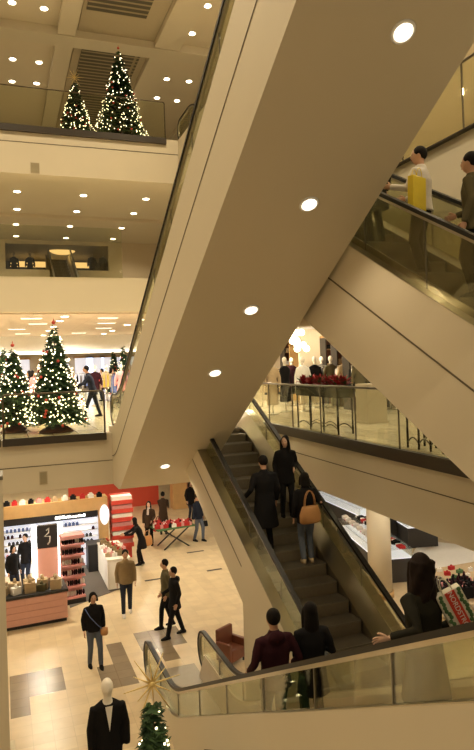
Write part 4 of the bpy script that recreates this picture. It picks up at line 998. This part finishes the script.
def rack(label, loc, w, n, cols, rz=0, seed=0, long=.8, grp='garments', where='the rack'):
    r_ = random.Random(seed); t = thing('clothing_rack', label, 'clothing rack', loc, rz)
    MB().tube([(0, 0, 0), (0, 0, 1.45), (w, 0, 1.45), (w, 0, 0)], .018, 8).build('frame', 'steel', t)
    for x in (0, w): MB().tube([(x, -.25, .02), (x, .25, .02)], .018, 6).build('foot', 'steel', t)
    M_ = Matrix.Translation(Vector(loc)) @ Matrix.Rotation(rz, 4, 'Z'); pr_ = {}
    for i in range(n):
        c = r_.choice(cols); h = long * r_.uniform(.75, 1.1)
        if c not in pr_:
            mb = MB(); mb.hexa([(-.04, -.27, -h), (.04, -.27, -h), (.04, .27, -h), (-.04, .27, -h)], [(-.02, -.2, -.12), (.02, -.2, -.12), (.02, .2, -.12), (-.02, .2, -.12)]); mb.tube([(0, -.2, -.12), (0, 0, -.05), (0, .2, -.12)], .01, 6)
            mb.tube([(0, 0, -.05), (0, 0, .02)], .005, 5); pr_[c] = mb.mesh('garment', [c])
        o = bpy.data.objects.new('garment', pr_[c]); C.objects.link(o); o.location = M_ @ Vector((w * (i + .5) / n, 0, 1.45)); o.rotation_euler = (0, 0, rz + r_.uniform(-.12, .12))
        cn = c.replace('c_', ''); cn = {'darkgreen': 'dark green', 'darkjeans': 'dark denim', 'jeans': 'denim', 'grey': 'grey'}.get(cn, cn); tag(o, cn + ' garment hanging on ' + where, 'garment', cn + ' ' + grp)
    return t
cl = ['c_black', 'c_grey', 'c_white', 'c_beige', 'c_maroon', 'c_olive', 'c_black', 'c_brown']
for i, (px, y, w, lab, where) in enumerate(((308, 20.5, 1.6, 'clothing rack directly behind the white shirt form', 'the rack behind the white shirt form'), (338, 19.2, 1.8, 'clothing rack of mixed garments right of the mustard jacket', 'the rack right of the mustard jacket'),
                                       (352, 17.5, 1.5, 'clothing rack of dark garments near the sloping escalator', 'the rack near the sloping escalator'), (262, 22, 1.5, 'clothing rack at the left of the pale dress', 'the rack left of the pale dress'), (330, 24, 3.2, 'long clothing rack at the back of the right store', 'the long rack at the back of the right store'))):
    rack(lab, at1(px, y), w, 14, cl, 0.1, i, .95, 'garments right rack %s' % 'abcde'[i], where)
for i, (px, y, w, lab, where) in enumerate(((112, 27, 2.2, 'clothing rack nearest to the suited man on the left floor', 'the nearest left rack'), (118, 30, 2.4, 'clothing rack with bright garments in the middle of the left floor', 'the middle left rack'), (100, 36, 3.0, 'farthest clothing rack of the left floor', 'the farthest left rack'), (2, 27, 1.8, 'clothing rack at the far left behind the short tree', 'the far left rack'))):
    rack(lab, at1(px, y), w, 16, ['c_white', 'c_pink', 'c_green', 'c_black', 'c_beige', 'c_yellow', 'c_red', 'c_grey', 'c_blue'], .2, 30 + i, .8, 'garments left rack %s' % 'abcd'[i], where)
struct('wall_store_right', B(9, 26, L1, 24, 26.2, 8.9), 'wall_warm')
ch = thing('chandelier', 'cluster of glowing globes hanging above the clothing displays', 'chandelier', (PY(297, 345, 17.5).x, 17.5, 8.9))
zc = PY(297, 341, 17.5).z - 8.9
MB().tube([(0, 0, 0), (0, 0, zc)], .012, 6).build('stem', 'steel', ch)
for i in range(9):
    a = 2.4 * i; MB().ball((.28 * math.cos(a) * (i % 3) / 2, .28 * math.sin(a) * (i % 3) / 2, zc + .12 * ((i * 7) % 5 - 2)), .10, n=12, m=8).build('globe', 'chandelier', ch)
lamp((ch.location.x, 17.0, 8.3), 70, 160)
# low platform table in right store
q = G(275, 398, L1); lt = thing('display_platform', 'low round white platform on the right hand store floor', 'platform', (q.x + .3, q.y + 1.2, L1)); MB().loft([((0, 0, 0), .9, .7), ((0, 0, .25), .9, .7)], 28).build('body', 'white', lt); MB().loft([((0, 0, .25), .93, .73), ((0, 0, .28), .93, .73)], 28).build('top', 'steel', lt)
# dark shop beyond the middle opening
tag(B(ox0 + .3, 42.5, oz0 + 1.0, ox0 + 5.2, 42.6, oz0 + 1.35).build('lit_shop_sign', 'warm_sign'), 'glowing warm strip sign of the dark shop beyond the middle opening', 'sign')
ce = thing('hanging_lamp', 'oval glowing lamp above the small distant escalator', 'lamp', ((p.x + q.x) / 2 if False else PY(62, 250, 40).x, 40, PY(62, 250, 40).z)); MB().ball((0, 0, 0), .8, .4, .3, 16, 8).build('shade', 'warm_sign', ce); MB().tube([(0, 0, .25), (0, 0, 14.0 - ce.location.z)], .02, 6).build('cord', 'steel', ce)
for px in (14, 30, 92, 103):
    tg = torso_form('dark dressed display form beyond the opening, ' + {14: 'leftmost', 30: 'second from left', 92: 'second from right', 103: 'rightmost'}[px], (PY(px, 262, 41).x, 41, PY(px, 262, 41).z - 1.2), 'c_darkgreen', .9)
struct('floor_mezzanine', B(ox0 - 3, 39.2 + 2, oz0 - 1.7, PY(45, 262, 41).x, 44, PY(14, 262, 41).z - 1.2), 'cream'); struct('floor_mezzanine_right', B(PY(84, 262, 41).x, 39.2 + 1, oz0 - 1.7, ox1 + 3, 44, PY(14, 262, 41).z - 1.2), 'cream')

zz = [(64, 29, 'c_white'), (70, 32, 'c_beige'), (96, 29, 'c_maroon'), (107, 32, 'c_beige'), (122, 26.5, 'c_pink'), (131, 31, 'c_red'), (40, 28, 'c_grey'), (46, 33, 'c_white')]
for i, (px, y, c) in enumerate(zz):
    torso_form({'c_white': 'white', 'c_beige': 'beige', 'c_maroon': 'dark red', 'c_pink': 'pink', 'c_red': 'bright red', 'c_grey': 'grey'}[c] + ' dressed display form on the left clothing floor, ' + ['just right of the taller tree', 'behind the suited man', 'beyond the railing end', 'nearest to the big escalator', 'beside the nearest rack', 'by the slim lit trees', 'between the two trees', 'deep between the two trees'][i], (PY(px, 400, y).x, y, L1), c, .8)
for i, (px, y, w) in enumerate(((60, 31, 2.5), (86, 33, 2.0), (108, 33, 2.5), (30, 31, 2.4))):
    rack(['clothing rack seen right of the taller tree', 'clothing rack behind the suited man', 'clothing rack by the big escalator side, deep in the store', 'clothing rack seen between the two lower trees'][i], (PY(px, 400, y).x, y, L1), w, 14, ['c_white', 'c_pink', 'c_black', 'c_beige', 'c_yellow', 'c_red', 'c_grey', 'c_blue'], -.1, 60 + i, .8, 'garments deep rack %s' % 'abcd'[i], ['the rack right of the taller tree', 'the rack behind the suited man', 'the deep rack by the big escalator', 'the rack between the two lower trees'][i])
for i, px in enumerate((20, 60, 84, 95, 110, 128)):
    x = PY(px, 360, 53.6).x; t = thing('wall_niche', 'bright lit wall display at the back of the left floor, ' + ['first', 'second', 'third', 'fourth', 'fifth', 'sixth'][i] + ' from the left', 'wall display', (x, 53.6, L1)); B(-.7, 0, .3, .7, .3, 2.6).build('lit_back', 'display_white', t); B(-.8, -.05, .2, .8, .3, .3).build('shelf', 'wood', t); B(-.8, -.05, 2.6, .8, .3, 2.75).build('header', 'wood', t)
for i, (px, y, c) in enumerate(((315, 20, 'c_black'), (322, 21.5, 'c_grey'), (345, 19, 'c_beige'), (360, 17, 'c_olive'), (292, 22, 'c_maroon'))):
    torso_form(['black', 'grey', 'beige', 'olive', 'dark red'][i] + ' dressed display form in the right store, ' + ['just right of the white shirt form', 'behind the mustard jacket form', 'among the racks on the right', 'nearest to the sloping escalator', 'between black dress and white shirt'][i], at1(px, y), c, .85)
for i, (px, y, zc_) in enumerate(((321, 22.6, 2.9), (332, 23.6, 2.7), (310, 24.8, 2.9))):
    P = at1(px, y); t = thing('wall_panel', ['pale high display panel right of the globes', 'pale display panel above the mustard jacket', 'brown display panel behind the globes'][i], 'display panel', P); B(-.9, 0, 0, .9, .1, zc_).build('board', ['wall_warm', 'wood', 'wood'][i], t); B(-.95, -.02, zc_, .95, .12, zc_ + .1).build('cap', 'white', t)

for i, (px, y) in enumerate(((300, 25.2), (326, 24.4), (343, 21.5), (355, 20), (368, 18.5))):
    P = at1(px, y); t = thing('display_cabinet', ['dark open display cabinet behind the white shirt form', 'dark open display cabinet behind the mustard jacket', 'dark open display cabinet right of the planter', 'dark open display cabinet near the sloping escalator', 'rightmost dark open display cabinet above the railing'][i], 'cabinet', P)
    B(-.7, .3, 0, .7, .35, 2.5).build('back_panel', 'wood_red', t); B(-.75, -.1, 0, -.7, .35, 2.5).build('side_panel', 'channel', t); B(.7, -.1, 0, .75, .35, 2.5).build('side_panel', 'channel', t); B(-.75, -.1, 2.5, .75, .35, 2.58).build('top_panel', 'wood', t)
    for k in range(4): B(-.7, -.08, .4 + k * .55, .7, .3, .43 + k * .55).build('shelf', 'wood', t)
    pr_ = {}
    for k in range(4):
        for j in range(4):
            c = ['c_white', 'c_grey', 'c_maroon', 'c_beige', 'c_olive', 'c_black'][(i + k * 3 + j * 5) % 6]
            if c not in pr_: pr_[c] = B(-.12, -.12, 0, .12, .12, .08).box(-.115, -.115, .085, .115, .115, .16).mesh('folded', [c])
            o = bpy.data.objects.new('folded_clothes', pr_[c]); C.objects.link(o); o.location = (P[0] - .5 + j * .33, P[1] + .1, L1 + .43 + k * .55); cn = {'c_white': 'cream'}.get(c, c.replace('c_', ''))
            tag(o, cn + ' folded clothes stack in the ' + ['cabinet behind the white shirt form', 'cabinet behind the mustard jacket', 'cabinet right of the planter', 'cabinet near the sloping escalator', 'rightmost cabinet above the railing'][i], 'folded clothes', cn + ' folded clothes cabinet ' + 'abcde'[i])

# ------------------------------------------------------------------ world, light, colour
w = bpy.data.worlds.new('world'); sc.world = w; w.use_nodes = True
w.node_tree.nodes['Background'].inputs[0].default_value = (1, .80, .52, 1); w.node_tree.nodes['Background'].inputs[1].default_value = .34
WC = (1, .83, .56)
for x in (-6, 0, 6, 12):
    for y in (2, 8, 14, 20): lamp((x, y, TOP - .5), 820, 140, WC)
for x in (-5, 1, 7):
    for y in (27, 34): lamp((x, y, 13.9), 230, 150, WC); lamp((x, y + 1, TOP - .4), 260, 150, WC)
for x in (-6, -1, 4, 9):
    for y in (22, 26, 31, 38, 46): lamp((x, y, 8.75), 700, 165, (1, .88, .68))
for x in (-7, -3, 1, 5):
    for y in (18.5, 22, 27, 35): lamp((x, y, 3.75), 260, 168, (1, .86, .62))
for x in (8.5, 12, 18, 26):
    for y in (4, 9, 14, 21): lamp((x, y, 3.75), 190, 165, (1, .88, .68)); lamp((x, y, 8.85), 260, 160, (1, .88, .64))
for x in (8.5, 12):
    for y in (2, 8, 14, 20): lamp((x, y, 13.9), 300, 165, WC)
vs = sc.view_settings; vs.view_transform = 'Standard'; vs.look = 'None'; vs.exposure = 0.22; vs.gamma = 1.0; vs.use_curve_mapping = False
